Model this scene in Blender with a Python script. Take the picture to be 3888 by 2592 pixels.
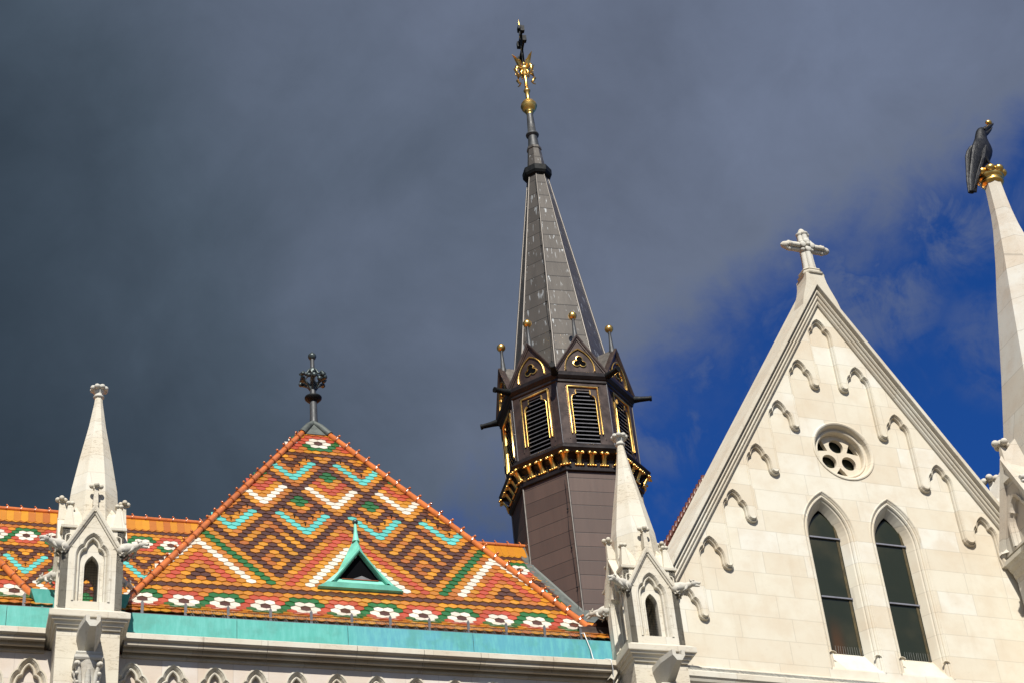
import bpy, math, random
from mathutils import Vector, Matrix, noise
from mathutils.geometry import tessellate_polygon
random.seed(7)
R_ = math.radians
D = bpy.data
scn = bpy.context.scene
for o in list(D.objects): D.objects.remove(o)
COL = scn.collection

# ------------------------------------------------------------------ camera
cam = D.cameras.new("camera"); camo = D.objects.new("camera", cam); COL.objects.link(camo)
cr = Vector((0.95595, -0.28028, -0.08350)); cu = Vector((-0.10000, -0.58110, 0.80766)); cf = Vector((0.27485, 0.76372, 0.58379))
TH, RO, YAW, FPX = 0.6234, -0.1029, 0.3998-0.0544, 7131.4
cf = Vector((math.sin(YAW)*math.cos(TH), math.cos(YAW)*math.cos(TH), math.sin(TH)))
r0 = Vector((math.cos(YAW), -math.sin(YAW), 0)); u0 = r0.cross(cf)
cr = r0*math.cos(RO)+u0*math.sin(RO); cu = -r0*math.sin(RO)+u0*math.cos(RO)
m = Matrix((cr, cu, -cf)).transposed().to_4x4(); m.translation = Vector((0, 0, 1.6))
camo.matrix_world = m
cam.sensor_width = 36.0; cam.lens = 36.0*FPX/3888.0
cam.clip_start = 0.1; cam.clip_end = 4000
scn.camera = camo

# ------------------------------------------------------------------ sun and sky
SUN = Vector((-0.26, -1.0, 1.05)).normalized()
sl = D.lights.new("sun", 'SUN'); sl.energy = 4.6; sl.angle = R_(0.5); sl.color = (1.0, 0.962, 0.885)
so = D.objects.new("sun", sl); COL.objects.link(so)
so.rotation_euler = SUN.to_track_quat('Z', 'Y').to_euler(); so.location = (-10, -20, 60)
world = D.worlds.new("World"); scn.world = world; world.use_nodes = True
nt = world.node_tree; nt.nodes.clear()
def N(nt, typ, **kw):
    n = nt.nodes.new(typ)
    for k, v in kw.items():
        if k.startswith('i_'):
            key = k[2:]; key = int(key) if key.isdigit() else key
            n.inputs[key].default_value = v
        else: setattr(n, k, v)
    return n
def L(nt, a, b): nt.links.new(a, b)
def MATH(nt, op, a, b=None, c=None, clamp=False):
    n = nt.nodes.new('ShaderNodeMath'); n.operation = op; n.use_clamp = clamp
    for i, x in enumerate((a, b, c)):
        if x is None: continue
        if isinstance(x, (int, float)): n.inputs[i].default_value = x
        else: nt.links.new(x, n.inputs[i])
    return n.outputs[0]
def MIXC(nt, f, a, b, mode='MIX'):
    n = nt.nodes.new('ShaderNodeMix'); n.data_type = 'RGBA'; n.blend_type = mode
    for i, x in ((0, f), (6, a), (7, b)):
        if isinstance(x, (int, float)): n.inputs[i].default_value = x
        elif isinstance(x, tuple): n.inputs[i].default_value = (*x[:3], 1)
        else: nt.links.new(x, n.inputs[i])
    return n.outputs[2]
def MR(nt, v, a, b, c=0.0, d=1.0, smooth=True):
    n = nt.nodes.new('ShaderNodeMapRange'); n.interpolation_type = 'SMOOTHSTEP' if smooth else 'LINEAR'
    nt.links.new(v, n.inputs[0])
    for i, x in enumerate((a, b, c, d)): n.inputs[i+1].default_value = x
    return n.outputs[0]
tc = N(nt, 'ShaderNodeTexCoord')
sky = N(nt, 'ShaderNodeTexSky', sky_type='NISHITA', sun_disc=False)
sky.sun_elevation = math.asin(SUN.z); sky.sun_rotation = math.atan2(SUN.x, SUN.y)
sky.altitude = 200; sky.air_density = 1.0; sky.dust_density = 0.4; sky.ozone_density = 2.5
def DOT(v):
    n = nt.nodes.new('ShaderNodeVectorMath'); n.operation = 'DOT_PRODUCT'
    L(nt, tc.outputs['Generated'], n.inputs[0]); n.inputs[1].default_value = v
    return n.outputs['Value']
def WN(scale, detail, rough, dist, off=(0, 0, 0), sc=(1, 1, 1)):
    mp = N(nt, 'ShaderNodeMapping'); mp.inputs['Location'].default_value = off; mp.inputs['Scale'].default_value = sc
    L(nt, tc.outputs['Generated'], mp.inputs[0])
    n = N(nt, 'ShaderNodeTexNoise', i_Scale=scale, i_Detail=detail, i_Roughness=rough, i_Distortion=dist)
    L(nt, mp.outputs[0], n.inputs['Vector']); return n.outputs['Fac']
# cloud bank: solid dark cloud up and to the left of a ragged edge, open deep blue below it to the right
edge = DOT((0.679, 0.203, -0.705))
n1 = WN(5.5, 7, 0.55, 0.35, (3.1, 1.7, 0.4)); n2 = WN(17, 6, 0.62, 0.6, (0.3, 2.2, 5.0)); n3 = WN(2.2, 4, 0.5, 0.2, (7.3, 1.2, 0.4))
e1 = MATH(nt, 'ADD', edge, MATH(nt, 'MULTIPLY', MATH(nt, 'SUBTRACT', n1, 0.5), 0.17))
e1 = MATH(nt, 'ADD', e1, MATH(nt, 'MULTIPLY', MATH(nt, 'SUBTRACT', n2, 0.5), 0.045))
n4 = WN(30, 8, 0.66, 0.9, (1.3, 4.2, 2.0))
e1 = MATH(nt, 'ADD', e1, MATH(nt, 'MULTIPLY', MATH(nt, 'SUBTRACT', n4, 0.5), 0.028))
blue = MR(nt, e1, -0.026, 0.034)
# horizon side falls away: brighter broken cloud in the rest of the dome, behind the camera
cloudy = MATH(nt, 'SUBTRACT', 1.0, blue)
wisp = MATH(nt, 'ADD', MR(nt, n1, 0.54, 0.74, 0.0, 0.42), MATH(nt, 'MULTIPLY', MR(nt, n2, 0.52, 0.75), MR(nt, e1, 0.12, 0.0, 0.0, 0.35)))
for v_, r_, k_ in (((0.4484, 0.6802, 0.5799), 0.0011, 0.55), ((0.4762, 0.6377, 0.6054), 0.0013, 0.55), ((0.507, 0.6681, 0.5446), 0.0009, 0.35), ((0.3559, 0.7615, 0.5417), 0.0007, 0.5), ((0.3794, 0.7388, 0.557), 0.0006, 0.35)):
    b_ = MR(nt, DOT(Vector(v_).normalized()), 1-r_, 1.0)
    wisp = MATH(nt, 'MAXIMUM', wisp, MATH(nt, 'MULTIPLY', MATH(nt, 'MULTIPLY', b_, MR(nt, MATH(nt, 'ADD', MATH(nt, 'MULTIPLY', n2, 0.6), MATH(nt, 'MULTIPLY', n4, 0.4)), 0.42, 0.60)), k_))
cloudy = MATH(nt, 'MAXIMUM', cloudy, wisp)
# brightness inside the bank: darkest low on the left, paler high and to the right
lum = DOT((0.95, 0.12, 0.85))
lum = MATH(nt, 'ADD', lum, MATH(nt, 'MULTIPLY', MATH(nt, 'SUBTRACT', n3, 0.5), 0.55))
lum = MATH(nt, 'ADD', lum, MATH(nt, 'MULTIPLY', MATH(nt, 'SUBTRACT', n1, 0.5), 0.16))
lf = MR(nt, lum, 0.44, 1.16)
ramp = N(nt, 'ShaderNodeValToRGB')
el = ramp.color_ramp.elements
el[0].position = 0.0; el[0].color = (0.018, 0.029, 0.042, 1)
el[1].position = 1.0; el[1].color = (0.110, 0.134, 0.196, 1)
e = el.new(0.35); e.color = (0.047, 0.065, 0.090, 1)
e = el.new(0.7); e.color = (0.092, 0.112, 0.160, 1)
L(nt, lf, ramp.inputs[0])
behind = MR(nt, DOT((0.25, 0.95, 0.15)), -0.5, 0.35)
SKYK = 0.075
skyb = MIXC(nt, 1.0, sky.outputs[0], (0.045, 0.053, 0.070), 'MULTIPLY')   # open sky
skyblue = MIXC(nt, 1.0, sky.outputs[0], (0.0085, 0.0285, 0.0670), 'MULTIPLY')  # deep polarised blue of this part of the sky
bright = MIXC(nt, MR(nt, n3, 0.40, 0.62), skyb, (0.17, 0.19, 0.22))
mot = MATH(nt, 'ADD', MATH(nt, 'MULTIPLY', n1, 0.7), MATH(nt, 'ADD', MATH(nt, 'MULTIPLY', n2, 0.35), MATH(nt, 'MULTIPLY', n4, 0.12)))
mf = MR(nt, mot, 0.40, 0.78, 0.84, 1.16, smooth=False); mc_ = N(nt, 'ShaderNodeCombineXYZ')
for i_ in range(3): L(nt, mf, mc_.inputs[i_])
cl_ = MIXC(nt, 1.0, ramp.outputs[0], mc_.outputs[0], 'MULTIPLY')
front = MIXC(nt, cloudy, skyblue, cl_)
tot = MIXC(nt, behind, bright, front)
lowf = MR(nt, DOT((0, 0, 1)), -0.02, 0.12)
tot = MIXC(nt, lowf, (0.045, 0.042, 0.036), tot)
bg = N(nt, 'ShaderNodeBackground'); bg.inputs['Strength'].default_value = 1.0
L(nt, tot, bg.inputs[0])
wo = N(nt, 'ShaderNodeOutputWorld'); L(nt, bg.outputs[0], wo.inputs[0])

scn.view_settings.view_transform = 'Standard'; scn.view_settings.look = 'None'
scn.view_settings.gamma = 1.0; scn.view_settings.exposure = 0.52
scn.view_settings.use_curve_mapping = False

# ------------------------------------------------------------------ materials
def newmat(name):
    m = D.materials.new(name); m.use_nodes = True; t = m.node_tree
    b = t.nodes['Principled BSDF']; return m, t, b
def stone(name, c1, c2, c3, bh=0.48, bw=1.05, joint=0.35, pits=0.0, dirt=0.25, rough=0.85, bump=0.25, dirtcol=(0.16, 0.13, 0.095)):
    m, t, b = newmat(name)
    g = N(t, 'ShaderNodeTexCoord'); s = N(t, 'ShaderNodeSeparateXYZ'); L(t, g.outputs['Object'], s.inputs[0])
    u = MATH(t, 'ADD', s.outputs[0], MATH(t, 'MULTIPLY', s.outputs[1], 0.83)); z = s.outputs[2]
    zr = MATH(t, 'DIVIDE', z, bh); row = MATH(t, 'FLOOR', zr)
    wn0 = N(t, 'ShaderNodeTexWhiteNoise', noise_dimensions='1D'); L(t, row, wn0.inputs['W'])
    wr = MATH(t, 'MULTIPLY', MATH(t, 'ADD', MATH(t, 'MULTIPLY', wn0.outputs[0], 0.7), 0.7), bw)
    ur = MATH(t, 'ADD', MATH(t, 'DIVIDE', u, wr), MATH(t, 'MULTIPLY', wn0.outputs[0], 7.3))
    cell = MATH(t, 'FLOOR', ur)
    cx = N(t, 'ShaderNodeCombineXYZ'); L(t, cell, cx.inputs[0]); L(t, row, cx.inputs[1])
    wn = N(t, 'ShaderNodeTexWhiteNoise', noise_dimensions='3D'); L(t, cx.outputs[0], wn.inputs['Vector'])
    rr = N(t, 'ShaderNodeValToRGB'); e = rr.color_ramp.elements
    e[0].color = (*c1, 1); e[1].color = (*c3, 1); k = e.new(0.45); k.color = (*c2, 1)
    L(t, wn.outputs[0], rr.inputs[0])
    fz = MATH(t, 'FRACT', zr); fu = MATH(t, 'FRACT', ur)
    dz = MATH(t, 'MULTIPLY', MATH(t, 'MINIMUM', fz, MATH(t, 'SUBTRACT', 1.0, fz)), bh)
    du = MATH(t, 'MULTIPLY', MATH(t, 'MINIMUM', fu, MATH(t, 'SUBTRACT', 1.0, fu)), wr)
    dj = MATH(t, 'MINIMUM', dz, du)
    jf = MR(t, dj, 0.003, 0.012, joint, 0.0)
    na = N(t, 'ShaderNodeTexNoise', i_Scale=1.6, i_Detail=6, i_Roughness=0.6); L(t, g.outputs['Object'], na.inputs['Vector'])
    mp = N(t, 'ShaderNodeMapping'); mp.inputs['Scale'].default_value = (1, 1, 2.2); L(t, g.outputs['Object'], mp.inputs[0])
    nb = N(t, 'ShaderNodeTexNoise', i_Scale=9.0, i_Detail=8, i_Roughness=0.7); L(t, mp.outputs[0], nb.inputs['Vector'])
    c = MIXC(t, MR(t, na.outputs[0], 0.35, 0.72, 0, 0.55), rr.outputs[0], (c3[0]*0.93, c3[1]*0.86, c3[2]*0.80))
    c = MIXC(t, MR(t, nb.outputs[0], 0.56, 0.80, 0, dirt), c, dirtcol)
    mps = N(t, 'ShaderNodeMapping'); mps.inputs['Scale'].default_value = (3.2, 3.2, 0.35); L(t, g.outputs['Object'], mps.inputs[0])
    ns_ = N(t, 'ShaderNodeTexNoise', i_Scale=1.4, i_Detail=7, i_Roughness=0.65); L(t, mps.outputs[0], ns_.inputs['Vector'])
    c = MIXC(t, MR(t, ns_.outputs[0], 0.54, 0.74, 0, 0.22), c, (c3[0]*0.80, c3[1]*0.74, c3[2]*0.66))
    c = MIXC(t, jf, c, (c1[0]*0.42, c1[1]*0.38, c1[2]*0.34))
    h = MATH(t, 'ADD', MATH(t, 'MULTIPLY', nb.outputs[0], 0.6), MATH(t, 'MULTIPLY', MR(t, dj, 0.0, 0.01), 0.5))
    if pits > 0:
        mp2 = N(t, 'ShaderNodeMapping'); mp2.inputs['Scale'].default_value = (1, 1, 3.0); L(t, g.outputs['Object'], mp2.inputs[0])
        nc = N(t, 'ShaderNodeTexNoise', i_Scale=9.0, i_Detail=10, i_Roughness=0.85, i_Distortion=0.4); L(t, mp2.outputs[0], nc.inputs['Vector'])
        pf = MR(t, nc.outputs[0], 0.53, 0.60, 0, pits)
        pf = MATH(t, 'MULTIPLY', pf, MR(t, na.outputs[0], 0.40, 0.56))
        c = MIXC(t, pf, c, (0.25, 0.20, 0.13)); h = MATH(t, 'SUBTRACT', h, pf)
    L(t, c, b.inputs['Base Color']); b.inputs['Roughness'].default_value = rough
    b.inputs['Specular IOR Level'].default_value = 0.25
    bp = N(t, 'ShaderNodeBump', i_Strength=bump, i_Distance=0.012); L(t, h, bp.inputs['Height']); L(t, bp.outputs[0], b.inputs['Normal'])
    return m
M = {}
M['ashlar'] = stone('gable_limestone', (0.63, 0.608, 0.535), (0.612, 0.570, 0.465), (0.565, 0.500, 0.390), dirt=0.16, bump=0.14, joint=0.30)
M['turret'] = stone('turret_limestone', (0.585, 0.555, 0.475), (0.575, 0.535, 0.445), (0.55, 0.505, 0.405), bh=0.40, bw=0.75, joint=0.25, pits=0.7, dirt=0.22)
M['wallst'] = stone('wall_limestone', (0.56, 0.51, 0.46), (0.55, 0.50, 0.44), (0.52, 0.44, 0.36), bh=0.6, bw=0.66, joint=0.25, dirt=0.25)
M['mould'] = stone('moulding_limestone', (0.56, 0.53, 0.45), (0.54, 0.50, 0.41), (0.50, 0.45, 0.36), bh=40, bw=0.9, joint=0.3, dirt=0.6, pits=0.3)
M['carved'] = stone('carved_limestone', (0.52, 0.50, 0.44), (0.50, 0.47, 0.40), (0.48, 0.44, 0.36), bh=30, bw=30, joint=0, dirt=0.6, bump=0.5, pits=0.3)
M['spirest'] = stone('spire_stone', (0.55, 0.535, 0.49), (0.52, 0.49, 0.42), (0.50, 0.44, 0.36), bh=0.95, bw=1.7, joint=0.5, dirt=0.35, pits=0.25)
M['shade_dirt'] = stone('shade_dark_cornice', (0.42, 0.38, 0.31), (0.38, 0.335, 0.265), (0.33, 0.28, 0.21), bh=40, bw=0.9, joint=0.3, dirt=0.8, dirtcol=(0.09, 0.075, 0.055))  # shade under the cornice put into a darker stone colour, plus patchy dirt

def simple(name, col, rough=0.5, metal=0.0, var=0.15, sc=6.0, bump=0.0, spec=0.5, coat=0.0, stretch=(1, 1, 1)):
    m, t, b = newmat(name)
    g = N(t, 'ShaderNodeTexCoord'); mp = N(t, 'ShaderNodeMapping'); mp.inputs['Scale'].default_value = stretch
    L(t, g.outputs['Object'], mp.inputs[0])
    n = N(t, 'ShaderNodeTexNoise', i_Scale=sc, i_Detail=6, i_Roughness=0.65); L(t, mp.outputs[0], n.inputs['Vector'])
    c = MIXC(t, MR(t, n.outputs[0], 0.3, 0.7), tuple(x*(1-var) for x in col), tuple(min(1, x*(1+var)) for x in col))
    L(t, c, b.inputs['Base Color'])
    L(t, MR(t, n.outputs[0], 0.3, 0.7, rough*0.85, min(1, rough*1.15)), b.inputs['Roughness'])
    b.inputs['Metallic'].default_value = metal; b.inputs['Specular IOR Level'].default_value = spec
    b.inputs['Coat Weight'].default_value = coat; b.inputs['Coat Roughness'].default_value = 0.08
    if bump:
        bp = N(t, 'ShaderNodeBump', i_Strength=bump, i_Distance=0.02); L(t, n.outputs[0], bp.inputs['Height']); L(t, bp.outputs[0], b.inputs['Normal'])
    return m
M['gold'] = simple('gilding', (0.86, 0.53, 0.15), 0.32, 1.0, 0.10, 9, 0.06)
M['dark'] = simple('dark_bronze_sheet', (0.046, 0.029, 0.023), 0.38, 0.3, 0.3, 3, 0.12)
M['black'] = simple('blackened_iron', (0.005, 0.006, 0.0065), 0.6, 0.0, 0.3, 8, 0.2, 0.2)
M['void'] = simple('dark_interior', (0.004, 0.004, 0.005), 0.95, 0.0, 0.1, 3, 0.0, 0.02)
M['umber'] = simple('shaded_brown_moulding', (0.017, 0.012, 0.011), 0.42, 0.3, 0.3, 3, 0.05, 0.4)  # darker than the bronze sheet: shade of the undersides put into the colour
M['strip'] = simple('reflection_streak', (0.060, 0.042, 0.012), 0.6, 0.0, 0.4, 4)
M['iron'] = simple('grey_painted_iron', (0.085, 0.083, 0.09), 0.5, 0.3, 0.2, 8)
M['bar'] = simple('window_bar', (0.20, 0.20, 0.23), 0.5, 0.2, 0.1, 8)
M['lead'] = simple('lead_flashing', (0.085, 0.095, 0.086), 0.6, 0.3, 0.25, 6, 0.1)
M['patina'] = simple('bronze_patina', (0.055, 0.070, 0.070), 0.42, 0.5, 0.35, 12, 0.3)
M['pole'] = simple('lead_pole', (0.048, 0.050, 0.052), 0.55, 0.15, 0.2, 6)
M['raven'] = simple('raven_bronze', (0.006, 0.0065, 0.009), 0.5, 0.0, 0.4, 14, 0.8, 0.28, stretch=(1, 1, 0.4))
M['verge'] = simple('dark_red_tile', (0.085, 0.022, 0.012), 0.4, 0.0, 0.3, 12)
M['hip'] = simple('glazed_hip_tile', (0.52, 0.145, 0.034), 0.18, 0.0, 0.18, 3, 0.0, 0.6, 0.4)
M['plain'] = simple('plain_orange_tile', (0.66, 0.24, 0.04), 0.2, 0.0, 0.15, 3)
M['hiplip'] = simple('hip_tile_collar', (0.30, 0.080, 0.022), 0.2, 0.0, 0.1, 3, 0.0, 0.6, 0.3)
M['wire'] = simple('galvanised_wire', (0.30, 0.30, 0.28), 0.5, 0.7, 0.1, 3)
M['cablew'] = simple('pale_cable', (0.62, 0.63, 0.62), 0.5, 0.2, 0.05, 3)
M['pave'] = simple('pale_paving', (0.065, 0.060, 0.052), 0.9, 0.0, 0.15, 1.5)
# verdigris copper
m, t, b = newmat('verdigris_copper'); M['copper'] = m
g = N(t, 'ShaderNodeTexCoord'); s = N(t, 'ShaderNodeSeparateXYZ'); L(t, g.outputs['Object'], s.inputs[0])
pn = MATH(t, 'FLOOR', MATH(t, 'DIVIDE', MATH(t, 'ADD', s.outputs[0], 1.57), 2.12))
wn = N(t, 'ShaderNodeTexWhiteNoise', noise_dimensions='1D'); L(t, pn, wn.inputs['W'])
hue = MR(t, s.outputs[0], 6.4, 7.4)
c = MIXC(t, hue, (0.048, 0.325, 0.275), (0.052, 0.265, 0.330))
mp = N(t, 'ShaderNodeMapping'); mp.inputs['Scale'].default_value = (5, 5, 0.8); L(t, g.outputs['Object'], mp.inputs[0])
n = N(t, 'ShaderNodeTexNoise', i_Scale=3, i_Detail=8, i_Roughness=0.65); L(t, mp.outputs[0], n.inputs['Vector'])
n2_ = N(t, 'ShaderNodeTexNoise', i_Scale=2.0, i_Detail=5, i_Roughness=0.6); L(t, g.outputs['Object'], n2_.inputs['Vector'])
c = MIXC(t, MR(t, n.outputs[0], 0.40, 0.66, 0, 0.5), c, (0.11, 0.42, 0.38))
c = MIXC(t, MR(t, n2_.outputs[0], 0.48, 0.66, 0, 0.6), c, (0.040, 0.235, 0.190))
L(t, c, b.inputs['Base Color']); b.inputs['Roughness'].default_value = 0.6
bp = N(t, 'ShaderNodeBump', i_Strength=0.15, i_Distance=0.02); L(t, n2_.outputs[0], bp.inputs['Height']); L(t, bp.outputs[0], b.inputs['Normal'])
M['copper2'] = simple('dormer_copper', (0.17, 0.55, 0.42), 0.55, 0.0, 0.14, 4, 0.08)
# glazed roof tile: colour of each tile's own glaze is stored per face
m, t, b = newmat('glazed_tile'); M['tile'] = m
a = N(t, 'ShaderNodeAttribute', attribute_name='Glaze')
g = N(t, 'ShaderNodeTexCoord')
n = N(t, 'ShaderNodeTexNoise', i_Scale=7, i_Detail=5, i_Roughness=0.6); L(t, g.outputs['Object'], n.inputs['Vector'])
c = MIXC(t, MR(t, n.outputs[0], 0.35, 0.7, 0, 0.22), a.outputs['Color'], MIXC(t, 1.0, a.outputs['Color'], (0.72, 0.66, 0.6), 'MULTIPLY'))
L(t, c, b.inputs['Base Color']); b.inputs['Roughness'].default_value = 0.2
b.inputs['Specular IOR Level'].default_value = 0.55; b.inputs['Coat Weight'].default_value = 0.25; b.inputs['Coat Roughness'].default_value = 0.06
n = N(t, 'ShaderNodeTexNoise', i_Scale=22, i_Detail=3, i_Roughness=0.5); L(t, g.outputs['Object'], n.inputs['Vector'])
bp = N(t, 'ShaderNodeBump', i_Strength=0.25, i_Distance=0.006); L(t, n.outputs[0], bp.inputs['Height']); L(t, bp.outputs[0], b.inputs['Normal'])
# sheet metal with horizontal seams, used on the flèche
def sheet(name, col, seam, streak, rough=0.38, metal=0.45, zshift=0.0):
    m, t, b = newmat(name)
    g = N(t, 'ShaderNodeTexCoord'); s = N(t, 'ShaderNodeSeparateXYZ'); L(t, g.outputs['Object'], s.inputs[0])
    ang = MATH(t, 'ARCTAN2', s.outputs[1], s.outputs[0])
    fi = MATH(t, 'FLOOR', MATH(t, 'DIVIDE', MATH(t, 'ADD', ang, math.pi+R_(116.43)), math.pi/4))
    wf = N(t, 'ShaderNodeTexWhiteNoise', noise_dimensions='1D'); L(t, fi, wf.inputs['W'])
    zr = MATH(t, 'ADD', MATH(t, 'DIVIDE', s.outputs[2], seam), MATH(t, 'ADD', wf.outputs[0], zshift))
    fz = MATH(t, 'FRACT', zr); d = MATH(t, 'MULTIPLY', MATH(t, 'MINIMUM', fz, MATH(t, 'SUBTRACT', 1.0, fz)), seam)
    pc = N(t, 'ShaderNodeCombineXYZ'); L(t, MATH(t, 'FLOOR', zr), pc.inputs[0]); L(t, fi, pc.inputs[1])
    wp = N(t, 'ShaderNodeTexWhiteNoise', noise_dimensions='3D'); L(t, pc.outputs[0], wp.inputs['Vector'])
    k = MATH(t, 'ADD', 0.86, MATH(t, 'MULTIPLY', wp.outputs[0], 0.28))
    c = MIXC(t, 1.0, (*col,), (1, 1, 1), 'MULTIPLY')
    cc = N(t, 'ShaderNodeCombineXYZ'); [L(t, k, cc.inputs[i]) for i in range(3)]
    c = MIXC(t, 1.0, c, cc.outputs[0], 'MULTIPLY')
    mp = N(t, 'ShaderNodeMapping'); mp.inputs['Scale'].default_value = (1, 1, 0.16); L(t, g.outputs['Object'], mp.inputs[0])
    n = N(t, 'ShaderNodeTexNoise', i_Scale=3, i_Detail=6, i_Roughness=0.6); L(t, mp.outputs[0], n.inputs['Vector'])
    c = MIXC(t, MR(t, n.outputs[0], 0.4, 0.7, 0, 0.35), c, (col[0]*0.6, col[1]*0.6, col[2]*0.62))
    if streak:
        mp2 = N(t, 'ShaderNodeMapping'); mp2.inputs['Scale'].default_value = (9, 9, 0.9); L(t, g.outputs['Object'], mp2.inputs[0])
        ns = N(t, 'ShaderNodeTexNoise', i_Scale=1.5, i_Detail=3, i_Roughness=0.6); L(t, mp2.outputs[0], ns.inputs['Vector'])
        below = MR(t, fz, 0.2, 0.7)
        sf = MATH(t, 'MULTIPLY', MR(t, ns.outputs[0], 0.60, 0.64, 0, streak), below)
        c = MIXC(t, sf, c, (0.55, 0.58, 0.58))
    c = MIXC(t, MR(t, d, 0.004, 0.014, 0.75, 0), c, (0.012, 0.012, 0.012))
    L(t, c, b.inputs['Base Color']); b.inputs['Roughness'].default_value = rough; b.inputs['Metallic'].default_value = metal
    hn = MATH(t, 'ADD', MATH(t, 'MULTIPLY', n.outputs[0], 0.6), MR(t, d, 0.0, 0.02))
    bp = N(t, 'ShaderNodeBump', i_Strength=0.3, i_Distance=0.02); L(t, hn, bp.inputs['Height']); L(t, bp.outputs[0], b.inputs['Normal'])
    return m
M['shaft'] = sheet('brown_sheet', (0.088, 0.056, 0.043), 0.43, 0, 0.45, 0.2)
M['spire'] = sheet('grey_brown_sheet', (0.112, 0.099, 0.084), 0.60, 0.55, 0.36, 0.45)
M['seamc'] = simple('standing_seam', (0.135, 0.120, 0.105), 0.45, 0.4, 0.2, 5)
# church glass
m, t, b = newmat('leaded_glass'); M['glass'] = m
g = N(t, 'ShaderNodeTexCoord'); n = N(t, 'ShaderNodeTexNoise', i_Scale=1.1, i_Detail=3); L(t, g.outputs['Object'], n.inputs['Vector'])
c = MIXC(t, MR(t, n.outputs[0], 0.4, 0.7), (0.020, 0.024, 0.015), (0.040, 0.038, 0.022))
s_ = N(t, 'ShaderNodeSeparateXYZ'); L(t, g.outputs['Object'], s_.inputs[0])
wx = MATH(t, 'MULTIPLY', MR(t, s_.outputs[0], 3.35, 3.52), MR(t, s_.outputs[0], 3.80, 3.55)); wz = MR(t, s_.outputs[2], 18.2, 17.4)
c = MIXC(t, MATH(t, 'MULTIPLY', wx, wz), c, (0.060, 0.032, 0.014))  # warm glow painted into the glass colour, low in the left lancet
L(t, c, b.inputs['Base Color']); b.inputs['Roughness'].default_value = 0.14; b.inputs['Specular IOR Level'].default_value = 0.35
nn_ = N(t, 'ShaderNodeTexNoise', i_Scale=2.5, i_Detail=3); L(t, g.outputs['Object'], nn_.inputs['Vector'])
bp = N(t, 'ShaderNodeBump', i_Strength=0.3, i_Distance=0.02); L(t, nn_.outputs[0], bp.inputs['Height']); L(t, bp.outputs[0], b.inputs['Normal'])

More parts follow.
